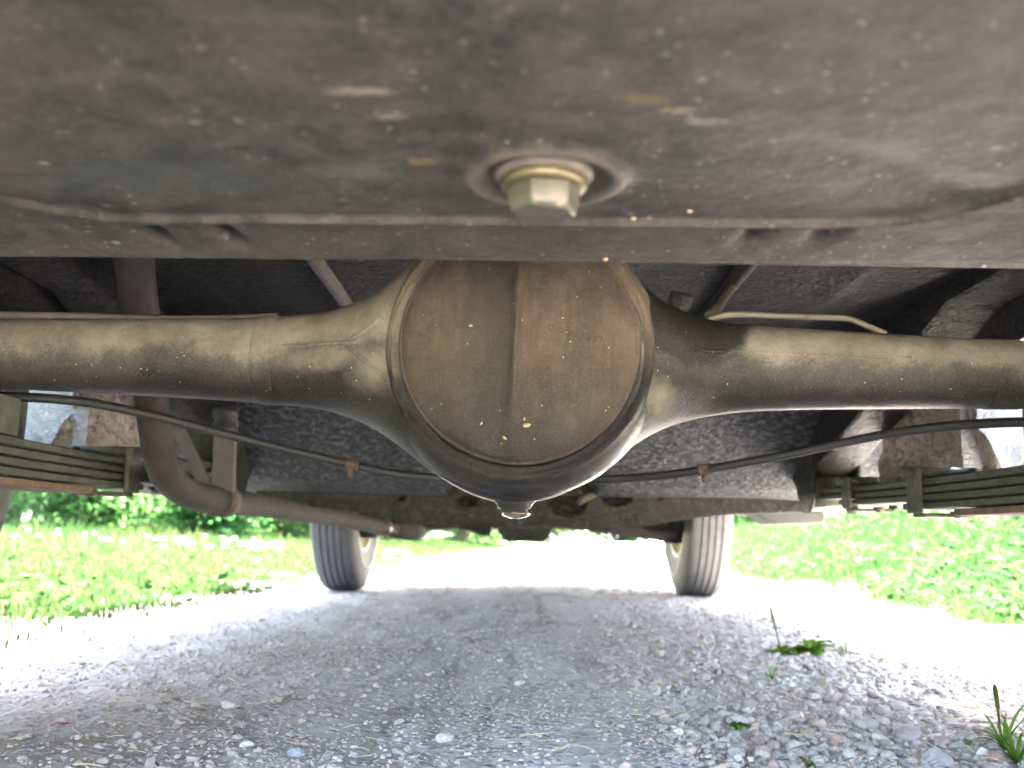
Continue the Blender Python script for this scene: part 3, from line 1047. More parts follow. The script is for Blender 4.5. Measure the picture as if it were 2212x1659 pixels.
WL = 'white flower head standing in the row along the left verge'
for px in list(rng.uniform(495, 620, 26)) + list(rng.uniform(320, 500, 17)) + list(rng.uniform(0, 130, 10)) + list(rng.uniform(150, 330, 7)) + list(rng.uniform(825, 880, 9)):
    flower(px, rng.uniform(4.6, 6.2), rng.uniform(0.055, 0.095), rng.uniform(0.013, 0.02), (0.80, 0.80, 0.78), WL, 'flower', 'white flowers in the left verge', 'white_flower')
YL = 'small yellow flower low in the left verge grass'
for px in list(rng.uniform(0, 180, 16)) + list(rng.uniform(180, 420, 8)):
    flower(px, rng.uniform(2.6, 3.8), rng.uniform(0.03, 0.07), rng.uniform(0.007, 0.010), (0.75, 0.55, 0.03), YL, 'flower', 'yellow flowers in the left verge', 'yellow_flower')
for px, Yd, lab in [(1700, 3.9, 'pinkish clover head left of the others, under the right sill'), (1850, 3.7, 'pinkish clover head nearest the right spring clip'), (1985, 4.1, 'pinkish clover head farthest right on the bank')]:
    flower(px, Yd, 0.10, 0.014, (0.55, 0.33, 0.5), lab, 'flower', 'pink clover on the right bank', 'clover_flower')

# ------------------------------------------------------------------ white fence at far left
fw = empty('board_fence', (-5.3, 9.0, 0.2))
tag(fw, 'white fence of stacked boards with a grey green post at far left', 'fence')
fz = float(zmacro(-5.3, 9.0))
for i in range(9):
    b_ = ob('board', box((-8.4, 8.97, fz + 0.02 + i * 0.125), (-4.72, 9.0, fz + 0.02 + i * 0.125 + 0.117)), None, fw)
    if i == 0:
        M['white_paint'] = m_plain('white_board_paint', (0.78, 0.78, 0.77), 0.6, 0, 0.06, 8, 0.1, 0.001)
    b_.data.materials.append(M['white_paint'])
M['green_grey'] = m_plain('grey_green_post_paint', (0.42, 0.47, 0.43), 0.6, 0, 0.1, 8, 0.1, 0.001)
ob('post', box((-4.62, 8.86, fz - 0.1), (-4.47, 9.0, fz + 1.3)), M['green_grey'], fw)
ob('post', box((-8.0, 9.005, fz - 0.1), (-7.88, 9.11, fz + 1.3)), M['green_grey'], fw)
ob('downpipe', tube([(-4.30, 8.92, fz - 0.1), (-4.30, 8.92, fz + 1.3)], 0.045, 12), M['white_paint'], fw, True)

# ------------------------------------------------------------------ weeds growing in the road
def rosette(px, py, nleaf, size, label, name='plantain_weed', stalk=None, narrow=False, cat='weed', droop=0.4):
    g = G(px, py, 0.012)
    z0 = float(zt(g.x, g.y))
    root = empty(name, (g.x, g.y, z0))
    tag(root, label, cat, 'weeds growing in the road')
    for k in range(nleaf):
        a = 6.283 * k / nleaf + rng.uniform(-0.4, 0.4)
        L = size * rng.uniform(0.6, 1.15)
        w = L * (0.034 if narrow else 0.2)
        rise = rng.uniform(0.25, 0.9) if not narrow else rng.uniform(0.5, 1.4)
        dirv = np.array((math.cos(a), math.sin(a), 0)); sd_ = np.array((-math.sin(a), math.cos(a), 0))
        V_, F_ = [], []
        m = 7
        for i in range(m + 1):
            u = i / m
            c = np.array((g.x, g.y, z0)) + dirv * L * (u * (0.8 if not narrow else 0.6)) + np.array((0, 0, L * (rise * u - droop * 1.3 * u * u)))
            ww = w * (math.sin(math.pi * min(1, 0.08 + u * 0.92)) ** 0.8 + 0.06)
            if narrow:
                ww = w * (1 - u) ** 0.6 + 1e-4
            fold = np.array((0, 0, ww * 0.35))
            V_ += [c - sd_ * ww + fold, c, c + sd_ * ww + fold]
        for i in range(m):
            F_ += [(3 * i, 3 * i + 1, 3 * i + 4, 3 * i + 3), (3 * i + 1, 3 * i + 2, 3 * i + 5, 3 * i + 4)]
        o = ob('leaf', (V_, F_), M['leaf'], root, True)
        c = np.array((0.11, 0.205, 0.03)) * rng.uniform(0.7, 1.25)
        if rng.random() < 0.05 and not narrow:
            c = np.array((0.20, 0.15, 0.05))
        at = o.data.color_attributes.new('col', 'FLOAT_COLOR', 'POINT')
        at.data.foreach_set('color', np.tile(np.array([*c, 1], np.float32), len(V_)))
    if stalk:
        q = P(stalk[0], stalk[1], g.y)
        path = catmull([(g.x, g.y, z0), ((g.x * 2 + q.x) / 3, g.y + 0.002, (z0 * 2 + q.z) / 3), ((g.x + 2 * q.x) / 3, g.y, (z0 + 2 * q.z) / 3), tuple(q)], 6)
        rr = [0.0011] * 12 + [0.002] * 5 + [0.0018, 0.0007]
        o = ob('stalk', tube(path, rr[:len(path)], 6), M['leaf'], root, True)
        at = o.data.color_attributes.new('col', 'FLOAT_COLOR', 'POINT')
        at.data.foreach_set('color', np.tile(np.array([0.10, 0.13, 0.035, 1], np.float32), len(o.data.vertices)))


rosette(1690, 1404, 16, 0.040, 'broad leaved plantain with a tall seed stalk left of the weed patch', stalk=(1661, 1302))
rosette(1752, 1401, 22, 0.046, 'widest leafy weed in the row at the sunlit road edge')
rosette(1825, 1402, 12, 0.036, 'narrow leaved little weed just right of the widest weed', narrow=True)
rosette(1905, 1412, 9, 0.026, 'tiny weed alone at the right end of the weed row', narrow=True)
rosette(1668, 1462, 10, 0.030, 'small fine weed among crushed gravel below the seed stalk', narrow=True)
rosette(1597, 1572, 14, 0.018, 'low dark green sprig nearest the bottom, in crushed gravel', droop=0.7)
rosette(1745, 1648, 5, 0.012, 'tiny green sprout at the bottom edge among crushed gravel')
rosette(1515, 1310, 7, 0.020, 'short grass sprig in front of the right front tyre', narrow=True)
rosette(1300, 1268, 7, 0.022, 'thin grass sprig at the front edge of the car shadow', narrow=True)
rosette(2168, 1598, 18, 0.054, 'grass seedling with long spreading blades at the right picture edge', 'grass_seedling', stalk=(2148, 1478), narrow=True, droop=0.55)
rosette(2195, 1622, 14, 0.048, 'second grass tuft at the right edge, just below the seedling', 'grass_seedling', narrow=True, droop=0.4)
rosette(2100, 1590, 4, 0.014, 'two leaved green sprout left of the grass seedling')

XS_, YS_ = in_view(420, 0.65, 2.6)
k = (XS_ > edge_l(YS_)) & (XS_ < edge_r(YS_))
XS_, YS_ = XS_[k], YS_[k]
mbv, mbf = [], []
for a, b in zip(XS_, YS_):
    L = rng.uniform(0.006, 0.028); th = rng.uniform(0, 3.14); w = rng.uniform(0.0004, 0.0009)
    dx, dy = math.cos(th), math.sin(th)
    z0 = float(zt(a, b)) + 0.003 + rng.uniform(0, 0.003)
    pts = [(a + dx * L * (u - 0.5) - dy * L * 0.15 * (u - 0.5) ** 2 * 4, b + dy * L * (u - 0.5), z0 + rng.uniform(-0.001, 0.002)) for u in (0, 0.5, 1)]
    o = len(mbv)
    for p in pts:
        mbv += [(p[0] - dy * w, p[1] + dx * w, p[2]), (p[0] + dy * w, p[1] - dx * w, p[2]), (p[0], p[1], p[2] + w)]
    for i in range(2):
        for j in range(3):
            j2 = (j + 1) % 3
            mbf.append((o + 3 * i + j, o + 3 * i + j2, o + 3 * i + 3 + j2, o + 3 * i + 3 + j))
M['straw'] = m_plain('dry_straw', (0.42, 0.33, 0.19), 0.8, 0, 0.35, 20, 0.1, 0.0005)
o = link('dry_straw', mesh_np('dry_straw', mbv, mbf, False), M['straw'])
tag(o, 'short bits of dry straw scattered among the gravel', 'straw', None, 'stuff')

# ------------------------------------------------------------------ THE CAR
car = empty('parked_car', (0, 0, 0))
tag(car, 'old car parked over the gravel road, seen from below behind its rear axle', 'car')

# --- fuel tank: pressed steel bottom with a raised panel, bead, dents and flange
tank = empty('fuel_tank', (0, 0.2, 0.32), car)
ZT = 0.314
XL, XR, YF0, YF1 = -0.226, 0.197, 0.10, float(G(1120, 489, 0.3105).y)    # panel outline


def rrect(X, Y, x0, x1, y0, y1, r):
    cx, cy = (x0 + x1) / 2, (y0 + y1) / 2
    qx = np.abs(X - cx) - (x1 - x0) / 2 + r
    qy = np.abs(Y - cy) - (y1 - y0) / 2 + r
    return np.hypot(np.maximum(qx, 0), np.maximum(qy, 0)) + np.minimum(np.maximum(qx, qy), 0) - r


def tank_z(X, Y):
    d = rrect(X, Y, XL, XR, YF0, YF1, 0.06)
    z = ZT + 0.0055 * sstep(0.0, 0.007, d) - 0.115 * np.clip(Y - YF1 - 0.005, 0, 0.06)
    z = z - 0.0036 * np.exp(-((d + 0.001) / 0.0019) ** 2)           # pressed bead
    z = z + 0.0016 * fbm(X * 9, Y * 9, 3, 51)
    # pressed dents in the front margin
    for (g, ang, L) in DENT:
        ca, sa = math.cos(ang), math.sin(ang)
        u = (X - g.x) * ca + (Y - g.y) * sa
        v = -(X - g.x) * sa + (Y - g.y) * ca
        z = z + 0.007 * np.exp(-(u / (L * 0.85)) ** 2 - (v / 0.0055) ** 2) * sstep(0.002, 0.008, d)
    # swage ring round the drain plug
    rr = np.hypot(X - PLUG.x, Y - PLUG.y)
    z = z - 0.0030 * np.exp(-((rr - 0.0275) / 0.0042) ** 2) + 0.0022 * np.exp(-(rr / 0.020) ** 4)
    # long soft swages in the corners
    for (px, py, ang, L) in SWAGE:
        g = G(px, py, ZT)
        ca, sa = math.cos(ang), math.sin(ang)
        u = (X - g.x) * ca + (Y - g.y) * sa
        v = -(X - g.x) * sa + (Y - g.y) * ca
        z = z + 0.0035 * np.exp(-(u / L) ** 2 - (v / 0.012) ** 2)
    return z


PLUG = G(1175, 383, ZT)
SWAGE = [(300, 385, -0.6, 0.05), (1880, 370, 0.6, 0.05)]
tx = np.linspace(-0.50, 0.50, 420)
ty = np.linspace(0.14, 0.470, 300)
TX, TY = np.meshgrid(tx, ty)
TZ = tank_z(TX, TY)
# turn the front lip up
lip = np.clip((TY - 0.463) / 0.007, 0, 1)
TZ = TZ + 0.006 * lip ** 3 + 0.008 * TX
TV = np.stack([TX, TY, TZ], -1).reshape(-1, 3)
na, nb = len(tx), len(ty)
ii = (np.arange(nb - 1)[:, None] * na + np.arange(na - 1)[None, :]).ravel()
TF = np.stack([ii, ii + na, ii + na + 1, ii + 1], -1)
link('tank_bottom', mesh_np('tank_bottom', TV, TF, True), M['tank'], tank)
mb = MB()
mb.add([(-0.5, 0.4705, 0.314), (0.5, 0.4705, 0.314), (0.5, 0.462, 0.335), (-0.5, 0.462, 0.335), (0.49, 0.45, 0.43), (-0.49, 0.45, 0.43), (-0.49, 0.14, 0.43), (0.49, 0.14, 0.43), (-0.5, 0.14, 0.321), (0.5, 0.14, 0.321)],
       [(0, 1, 2, 3), (3, 2, 4, 5), (5, 4, 7, 6), (6, 7, 9, 8), (0, 3, 5, 6, 8), (1, 9, 7, 4, 2)])
ob('tank_shell', mb, M['tank'], tank)
# drain plug: dished washer, collar and tapered hexagon head
ob('plug_washer', lathe([(0.0190, 0.0045), (0.0190, 0.0005), (0.0178, -0.0012), (0.0135, -0.0018), (0.012, 0.002)], (PLUG.x, PLUG.y, ZT), (0, 0, 1), 48), M['washer'], tank, True)
ob('plug_collar', lathe([(0.0162, -0.0015), (0.0165, -0.0036), (0.0150, -0.0054), (0.008, -0.0054)], (PLUG.x, PLUG.y, ZT), (0, 0, 1), 40), M['zinc'], tank, True)
hexv = []
for (r, h) in [(0.0142, -0.0050), (0.0140, -0.0098), (0.0128, -0.0140), (0.0108, -0.0150)]:
    for k in range(6):
        a = math.pi / 3 * k + 0.18
        hexv.append((PLUG.x + r * math.cos(a), PLUG.y + r * math.sin(a), ZT + h))
hf = []
for i in range(3):
    for k in range(6):
        k2 = (k + 1) % 6
        hf.append((i * 6 + k, (i + 1) * 6 + k, (i + 1) * 6 + k2, i * 6 + k2))
hf.append(tuple(range(18, 24)))
o = ob('plug_head', (hexv, hf), M['zinc_dull'], tank)
bevel(o, 0.0012, 3)
smooth_angle(o, 50)

# --- floor: rear floor, heel board, front floor with a tunnel
fx_ = np.linspace(-0.66, 0.66, 140)
fy_ = np.concatenate([np.linspace(0.12, 1.25, 80)[:-1], np.linspace(1.25, 1.80, 60)[:-1], np.linspace(1.80, 2.85, 30)])
FX, FY = np.meshgrid(fx_, fy_)
base = np.interp(FY, [0.12, 1.22, 1.32, 1.62, 1.68, 2.85], [0.455, 0.445, 0.415, 0.262, 0.25, 0.255])
tun = 0.13 * (1 - sstep(0.085, 0.13, np.abs(FX))) * sstep(1.2, 1.45, FY)
FZ = base + tun + 0.006 * fbm(FX * 7, FY * 7, 3, 61)
FZ = FZ - 0.010 * np.exp(-((np.abs(FX) - 0.33) / 0.012) ** 2) * (FY < 1.2)
FV = np.stack([FX, FY, FZ], -1).reshape(-1, 3)
na, nb = len(fx_), len(fy_)
ii = (np.arange(nb - 1)[:, None] * na + np.arange(na - 1)[None, :]).ravel()
wide = np.abs(FV[np.stack([ii, ii + na, ii + na + 1, ii + 1], -1)].mean(1))
FFc = FV[np.stack([ii, ii + na, ii + na + 1, ii + 1], -1)].mean(1)
keepf = ~((np.abs(FFc[:, 0]) > 0.47) & (FFc[:, 1] < 1.42))
FF = np.stack([ii, ii + na, ii + na + 1, ii + 1], -1)[keepf]
rearf = FV[FF].mean(1)[:, 1] < 1.24
M['rear_floor'] = m_underseal('underseal_rear_floor', (0.005, 0.005, 0.0055), (0.011, 0.011, 0.0115), (0.030, 0.030, 0.029), 1.2)  # paler flecks here also paint the wrinkle sheen into the colour
link('rear_floor', submesh('rear_floor', FV, FF[rearf]), M['rear_floor'], car)
floor = link('floor_pan', submesh('floor_pan', FV, FF[~rearf]), M['underseal'], car)
# longitudinal ribs on the rear floor
for xr, sgn in ((-0.205, -1), (0.215, 1)):
    mb = MB()
    V_, F_ = prism([(xr - 0.007, 0.46, 0.452), (xr - 0.004, 0.46, 0.436), (xr + 0.004, 0.46, 0.436), (xr + 0.007, 0.46, 0.452)], (0, 0.72, -0.004))
    mb.add(V_, F_)
    o = ob('floor_rib', mb, M['dusty_steel'], floor)
    bevel(o, 0.003, 2)
# body side rails over the axle
for sx in (-1, 1):
    x0, x1 = sorted((sx * 0.435, sx * 0.50))
    pts = [(0, 0.13, 0.44), (0, 0.13, 0.40), (0, 0.50, 0.432), (0, 1.00, 0.425), (0, 1.42, 0.30), (0, 1.58, 0.262), (0, 1.62, 0.30), (0, 1.30, 0.425), (0, 1.05, 0.455), (0, 0.4, 0.455)]
    o = ob('side_rail', prism([(x0, p[1], p[2]) for p in pts], (x1 - x0, 0, 0)), M['rear_floor'], car)
    bevel(o, 0.006, 2)
# --- cross beam under the front floor, with round holes
def beam_curve():
    cu = bpy.data.curves.new('cross_beam', 'CURVE')
    cu.dimensions = '2D'
    cu.fill_mode = 'BOTH'
    cu.extrude = 0.012
    cu.bevel_depth = 0.002
    Yb = 1.76
    lowpx = [(560, 1088), (640, 1092), (740, 1098), (830, 1118), (930, 1130), (1040, 1136), (1140, 1138), (1300, 1136), (1400, 1132), (1480, 1120), (1560, 1110), (1650, 1106), (1740, 1104)]
    up = [(1740, 1068), (1500, 1056), (1130, 1040), (800, 1046), (560, 1052)]
    def spline(pts):
        s = cu.splines.new('POLY')
        s.points.add(len(pts) - 1)
        for p, q in zip(s.points, pts):
            p.co = (q[0], q[1], 0, 1)
        s.use_cyclic_u = True
    pts = [P(a, b, Yb) for a, b in lowpx + up]
    spline([(p.x, p.z) for p in pts])
    for (a, b, r) in [(1010, 1084, 0.022), (1225, 1092, 0.036), (1330, 1075, 0.030), (1421, 1079, 0.008), (870, 1078, 0.010)]:
        c = P(a, b, Yb)
        spline([(c.x + r * math.cos(k * 0.2618), c.z + r * 0.62 * math.sin(k * 0.2618)) for k in range(24)])
    tmp = bpy.data.objects.new('tmp', cu)
    COL.objects.link(tmp)
    dg = bpy.context.evaluated_depsgraph_get()
    me = bpy.data.meshes.new_from_object(tmp.evaluated_get(dg))
    bpy.data.objects.remove(tmp)
    co = np.zeros(len(me.vertices) * 3, np.float32)
    me.vertices.foreach_get('co', co)
    co = co.reshape(-1, 3)
    co = np.stack([co[:, 0], Yb - co[:, 2], co[:, 1]], -1)
    me.vertices.foreach_set('co', co.ravel())
    me.flip_normals() if hasattr(me, 'flip_normals') else None
    me.update()
    me.materials.clear()
    return me


beam = link('cross_beam', beam_curve(), M['underseal_dark'], car)
ob('beam_back', prism([(-0.44, 1.80, 0.2545), (0.44, 1.80, 0.2545), (0.38, 1.80, 0.225), (0.20, 1.80, 0.205), (-0.20, 1.80, 0.205), (-0.38, 1.80, 0.225)], (0, 0.03, 0)), M['underseal_dark'], car)
# wiring hose hanging in the right hole
hp = [P(1338, 1040, 1.70), P(1325, 1056, 1.71), P(1290, 1066, 1.715), P(1265, 1076, 1.72), P(1252, 1084, 1.73)]
ob('hose', tube(catmull(hp, 6), 0.006, 8), M['pipe'], car, True)
# floor behind the beam, sills and bulkhead
for sx in (-1, 1):
    x0, x1 = sorted((sx * 0.60, sx * 0.72))
    o = ob('sill', box((x0, 1.28, 0.245), (x1, 2.74, 0.34)), M['underseal'], car)
    bevel(o, 0.012, 3)
ob('bulkhead', box((-0.62, 2.80, 0.25), (0.62, 2.83, 0.80)), M['underseal_dark'], car)
# jacking bracket under the right sill, short one at left
pl = [P(1622, 1103, 2.0), P(1668, 1134, 2.0), P(1778, 1131, 2.0), P(1784, 1124, 2.0), P(1782, 1104, 2.0)]
o = ob('jacking_bracket', prism(pl, (0, 0.10, 0)), M['sill'], car)
bevel(o, 0.004, 2)
pl = [P(545, 1090, 2.0), P(575, 1108, 2.0), P(690, 1113, 2.0), P(690, 1096, 2.0)]
o = ob('jacking_bracket', prism(pl, (0, 0.10, 0)), M['sill'], car)
bevel(o, 0.004, 2)

# --- wheel houses
def arch(sx, yc, zc, R, name, x_in, x_out, a0, a1, matx):
    V_, F_ = [], []
    n, m = 40, 14
    for i in range(n + 1):
        a = a0 + (a1 - a0) * i / n
        for j in range(m + 1):
            xx = x_in + (x_out - x_in) * j / m
            rr = R + 0.006 * float(fbm(a * 5, xx * 20, 3, 71))
            V_.append((sx * xx, yc + rr * math.cos(a), zc + rr * math.sin(a)))
    for i in range(n):
        for j in range(m):
            q = (i * (m + 1) + j, i * (m + 1) + j + 1, (i + 1) * (m + 1) + j + 1, (i + 1) * (m + 1) + j)
            F_.append(q if sx < 0 else q[::-1])
    return ob(name, (V_, F_), matx, car, True)


for sx in (-1, 1):
    arch(sx, 0.80, 0.31, 0.40, 'wheel_arch', 0.535, 0.735, -0.14, math.pi + 0.1, M['arch'])
    arch(sx, 3.18, 0.31, 0.37, 'wheel_arch', 0.50, 0.735, -0.1, math.pi + 0.1, M['underseal_dark'])
    zlow = 0.372 if sx < 0 else 0.392
    x0, x1 = sorted((sx * 0.512, sx * 0.518))
    ob('arch_inner_wall', prism([(x0, 0.42, 0.44), (x0, 0.50, zlow + 0.02), (x0, 1.00, zlow), (x0, 1.17, zlow - 0.014), (x0, 1.19, 0.44), (x0, 1.0, 0.62), (x0, 0.55, 0.62)], (x1 - x0, 0, 0)), M['rear_floor'], car)
    # dirty inner panel joining the arch to the rail ahead of the axle, bulged and creased
    n, m = 36, 26
    V_, F_ = [], []
    for i in range(n + 1):
        u = i / n                                   # along from the arch (outer) towards the rail (inner)
        for j in range(m + 1):
            v = j / m                               # from top to bottom
            X_ = 0.536 + 0.045 * v * v * (1 - u) - 0.075 * u + 0.03 * math.sin(v * 2.6) * u
            Y_ = 1.180 + 0.16 * u ** 1.2 + 0.035 * math.sin(math.pi * u) * math.sin(3.0 * v + 0.5)
            Z_ = 0.43 - 0.175 * v - 0.02 * u * v
            k = float(fbm(u * 4 + sx * 3, v * 4, 4, 81))
            X_ += 0.010 * k
            Y_ += 0.020 * k + 0.018 * math.exp(-((v - 0.62 - 0.12 * u) / 0.06) ** 2)
            V_.append((sx * X_, Y_, Z_))
    for i in range(n):
        for j in range(m):
            q = (i * (m + 1) + j, (i + 1) * (m + 1) + j, (i + 1) * (m + 1) + j + 1, i * (m + 1) + j + 1)
            F_.append(q if sx > 0 else q[::-1])
    ob('inner_wheel_panel', (V_, F_), M['arch_dirt'], car, True)
    # torn edge flap of the arch liner by the tyre
    ob('liner_flap', prism([(sx * 0.628, 1.18, 0.262), (sx * 0.606, 1.185, 0.258), (sx * 0.600, 1.185, 0.272), (sx * 0.612, 1.182, 0.30), (sx * 0.624, 1.18, 0.30)], (0, 0.003, 0)), M['arch'], car)

# --- body shell above
prof = [(0.08, 0.36), (0.05, 0.55), (0.09, 0.84), (0.55, 0.90), (0.90, 1.33), (1.72, 1.37), (2.32, 0.97), (3.70, 0.84), (3.84, 0.62), (3.82, 0.30)]
V_ = [(sx * (0.735 if z < 1.0 else 0.60), y, z) for (y, z) in prof for sx in (-1, 1)]
F_ = [(2 * i, 2 * i + 1, 2 * i + 3, 2 * i + 2) for i in range(len(prof) - 1)]
body = ob('body', (V_, F_), M['body'], car)
sm = body.modifiers.new('thickness', 'SOLIDIFY')
sm.thickness = 0.004
def side_poly(sx):
    pts = [(0.08, 0.36), (0.05, 0.55), (0.09, 0.84), (0.55, 0.90), (2.32, 0.96), (3.70, 0.84), (3.84, 0.62), (3.82, 0.30), (3.56, 0.28)]
    pts += [(3.18 + 0.37 * math.cos(a), 0.31 + 0.37 * math.sin(a)) for a in np.linspace(-0.06, math.pi + 0.06, 22)]
    pts += [(2.76, 0.25), (1.26, 0.25)]
    pts += [(0.80 + 0.40 * math.cos(a), 0.31 + 0.40 * math.sin(a)) for a in np.linspace(-0.10, math.pi + 0.06, 22)]
    pts += [(0.36, 0.30)]
    return [(sx * 0.735, a, b) for a, b in pts]
for sx in (-1, 1):
    ob('side_panel', prism(side_poly(sx), (sx * 0.012, 0, 0)), M['body'], body)
    g_ = [(sx * 0.735, 0.60, 0.905), (sx * 0.735, 2.28, 0.965), (sx * 0.605, 1.70, 1.36), (sx * 0.605, 0.92, 1.325)]
    ob('window', prism(g_, (sx * 0.006, 0, 0)), M['glass'], body)
ob('window', prism([(-0.56, 2.27, 1.012), (0.56, 2.27, 1.012), (0.50, 1.76, 1.352), (-0.50, 1.76, 1.352)], (0, 0.012, 0.014)), M['glass'], body)
ob('window', prism([(-0.56, 0.58, 0.945), (0.56, 0.58, 0.945), (0.50, 0.875, 1.312), (-0.50, 0.875, 1.312)], (0, -0.012, 0.012)), M['glass'], body)
for yb in (-0.02, 3.86):
    o = ob('bumper', box((-0.76, yb, 0.40), (0.76, yb + 0.06, 0.48)), M['zinc_dull'], car)
    bevel(o, 0.015, 3)

# --- rear axle
ax = empty('rear_axle', (0, 0.78, 0.317), car)
AY = 0.78
TOP = [(0, 690), (300, 688), (540, 687), (575, 685), (640, 681), (700, 676), (740, 667), (790, 655), (830, 640), (870, 605), (900, 582), (930, 560), (980, 525), (1040, 495), (1110, 484), (1180, 492), (1240, 520), (1310, 560), (1345, 600), (1380, 632), (1440, 668), (1530, 692), (1620, 703), (1700, 708), (1900, 719), (2165, 735), (2212, 737)]
BOT = [(0, 835), (300, 850), (540, 864), (580, 868), (640, 872), (700, 881), (760, 900), (810, 925), (860, 960), (900, 995), (950, 1032), (1000, 1062), (1050, 1080), (1110, 1088), (1180, 1080), (1240, 1058), (1290, 1028), (1340, 985), (1390, 945), (1450, 915), (1530, 895), (1620, 884), (1750, 880), (1900, 879), (2165, 878), (2212, 878)]
tp = np.array([P(a, b, AY - 0.004) for a, b in TOP]); bp = np.array([P(a, b, AY - 0.012) for a, b in BOT])
XS = np.linspace(-0.54, 0.54, 260)
zt_ = np.interp(XS, tp[:, 0], tp[:, 2]); zb_ = np.interp(XS, bp[:, 0], bp[:, 2])
def smooth1(a, k=5):
    ker = np.ones(k) / k
    return np.convolve(np.pad(a, k // 2, mode='edge'), ker, 'valid')
zt_ = smooth1(smooth1(zt_, 7), 5); zb_ = smooth1(smooth1(zb_, 7), 5)
XC0 = P(1115, 780, AY).x


def section_b(x):
    """half depth of the housing"""
    a = abs(x - XC0)
    return 0.0285 + 0.0455 * (1 - float(sstep(0.055, 0.20, a)))


NS = 72
def housing_rows(x, s=1.0, zt0=None, zb0=None):
    a0 = np.interp(x, XS, zt_) if zt0 is None else zt0
    b0 = np.interp(x, XS, zb_) if zb0 is None else zb0
    zc = (a0 + b0) / 2; h = (a0 - b0) / 2 * s; b = section_b(x) * s
    b = max(b, min(h, 0.04))
    e = 2.0 + 1.6 * (1 - float(sstep(0.05, 0.16, abs(x - XC0))))
    out = []
    for k in range(NS):
        th = 2 * math.pi * k / NS
        c, s_ = math.cos(th), math.sin(th)
        out.append((x, AY + b * math.copysign(abs(c) ** (2 / e), c), zc + h * math.copysign(abs(s_) ** (2 / e), s_)))
    return out


def rows_mesh(rows):
    V_ = [p for r in rows for p in r]
    F_ = []
    for i in range(len(rows) - 1):
        for k in range(NS):
            k2 = (k + 1) % NS
            F_.append((i * NS + k, i * NS + k2, (i + 1) * NS + k2, (i + 1) * NS + k))
    F_.append(tuple(range(NS - 1, -1, -1)))
    F_.append(tuple((len(rows) - 1) * NS + k for k in range(NS)))
    return V_, F_


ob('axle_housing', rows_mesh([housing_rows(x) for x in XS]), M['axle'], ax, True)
# seams where the tubes are pressed in
xa, xb = P(543, 780, AY - 0.03).x, P(583, 780, AY - 0.03).x
ob('axle_collar', rows_mesh([housing_rows(x, s) for x, s in [(xa - 0.0015, 0.99), (xa, 1.022), (xa + 0.004, 1.030), (xb - 0.004, 1.030), (xb, 1.022), (xb + 0.0015, 0.99)]]), M['axle'], ax, True)
xa, xb = P(2166, 800, AY - 0.03).x, P(2240, 800, AY - 0.03).x
ob('axle_collar', rows_mesh([housing_rows(x, s) for x, s in [(xa - 0.0012, 0.99), (xa, 1.020), (xa + 0.003, 1.026), (xb, 1.026), (xb + 0.0015, 0.99)]]), M['axle'], ax, True)
# weld bead line along the housing (upper and lower pressing halves)
for x0, x1 in ((-0.25, -0.125), (0.13, 0.30)):
    pts = []
    for x in np.linspace(x0, x1, 14):
        a0 = np.interp(x, XS, zt_); b0 = np.interp(x, XS, zb_)
        pts.append((x, AY - section_b(x) + 0.0004, (a0 + b0) / 2 + 0.006))
    ob('weld_seam', tube(pts, [0.0016 + 0.0006 * rng.random() for _ in pts], 8), M['axle'], ax, True)
def front_y(x, z):
    a0 = np.interp(x, XS, zt_); b0 = np.interp(x, XS, zb_)
    zc = (a0 + b0) / 2; h = (a0 - b0) / 2; b = max(section_b(x), min(h, 0.04))
    e = 2.0 + 1.6 * (1 - float(sstep(0.05, 0.16, abs(x - XC0))))
    return AY - b * max(0.0, 1 - min(1.0, abs((z - zc) / h)) ** e) ** (1 / e)


def crease(pts, r, name='pressed_crease'):
    q = [P(a, b, 0.735) for a, b in pts]
    q = catmull([(p.x, 0, p.z) for p in q], 6)
    q = [(p[0], front_y(p[0], p[2]) + r * 0.45, p[2]) for p in q]
    rr = [r * (0.75 + 0.5 * rng.random()) for _ in q]
    rr[0] = rr[-1] = r * 0.3
    ob(name, tube(q, rr, 8), M['axle'], ax, True)


crease([(600, 742), (680, 743), (745, 741), (790, 722), (832, 694)], 0.0017)
crease([(745, 742), (778, 772), (812, 800), (846, 832)], 0.0019)
crease([(1580, 752), (1680, 757), (1800, 762), (1960, 770)], 0.0011)
# cover ring: beads and groove pressed round the cover
CC = P(1122, 742, 0.703)
CZ = CC.z; CXc = CC.x
RC = 262 * 0.703 / FPX
ring = [(RC - 0.004, 0.706), (RC + 0.0008, 0.7070), (RC + 0.0022, 0.7125), (RC + 0.0050, 0.7145), (RC + 0.0085, 0.7132), (RC + 0.0115, 0.7142), (RC + 0.0142, 0.7195),
        (RC + 0.0165, 0.7225), (RC + 0.0190, 0.7275), (RC + 0.0212, 0.7370), (RC + 0.0222, 0.757)]
prof2 = catmull([(r, y_, 0) for r, y_ in ring], 4)
hc = [(float(p[0]), float(p[1])) for p in prof2]
V_, F_ = [], []
NR = 120
for (r, y_) in hc:
    f = (y_ - 0.706) / 0.05
    zc = CZ * (1 - f) + 0.3165 * f
    for k in range(NR):
        a = 2 * math.pi * k / NR
        # the ring follows the flatter lower outline of the housing
        V_.append((CXc + r * math.cos(a) * (1 + 0.02 * f), y_, zc + r * math.sin(a)))
for i in range(len(hc) - 1):
    for k in range(NR):
        k2 = (k + 1) % NR
        F_.append((i * NR + k, (i + 1) * NR + k, (i + 1) * NR + k2, i * NR + k2))
ob('cover_ring', (V_, F_), M['oily'], ax, True)
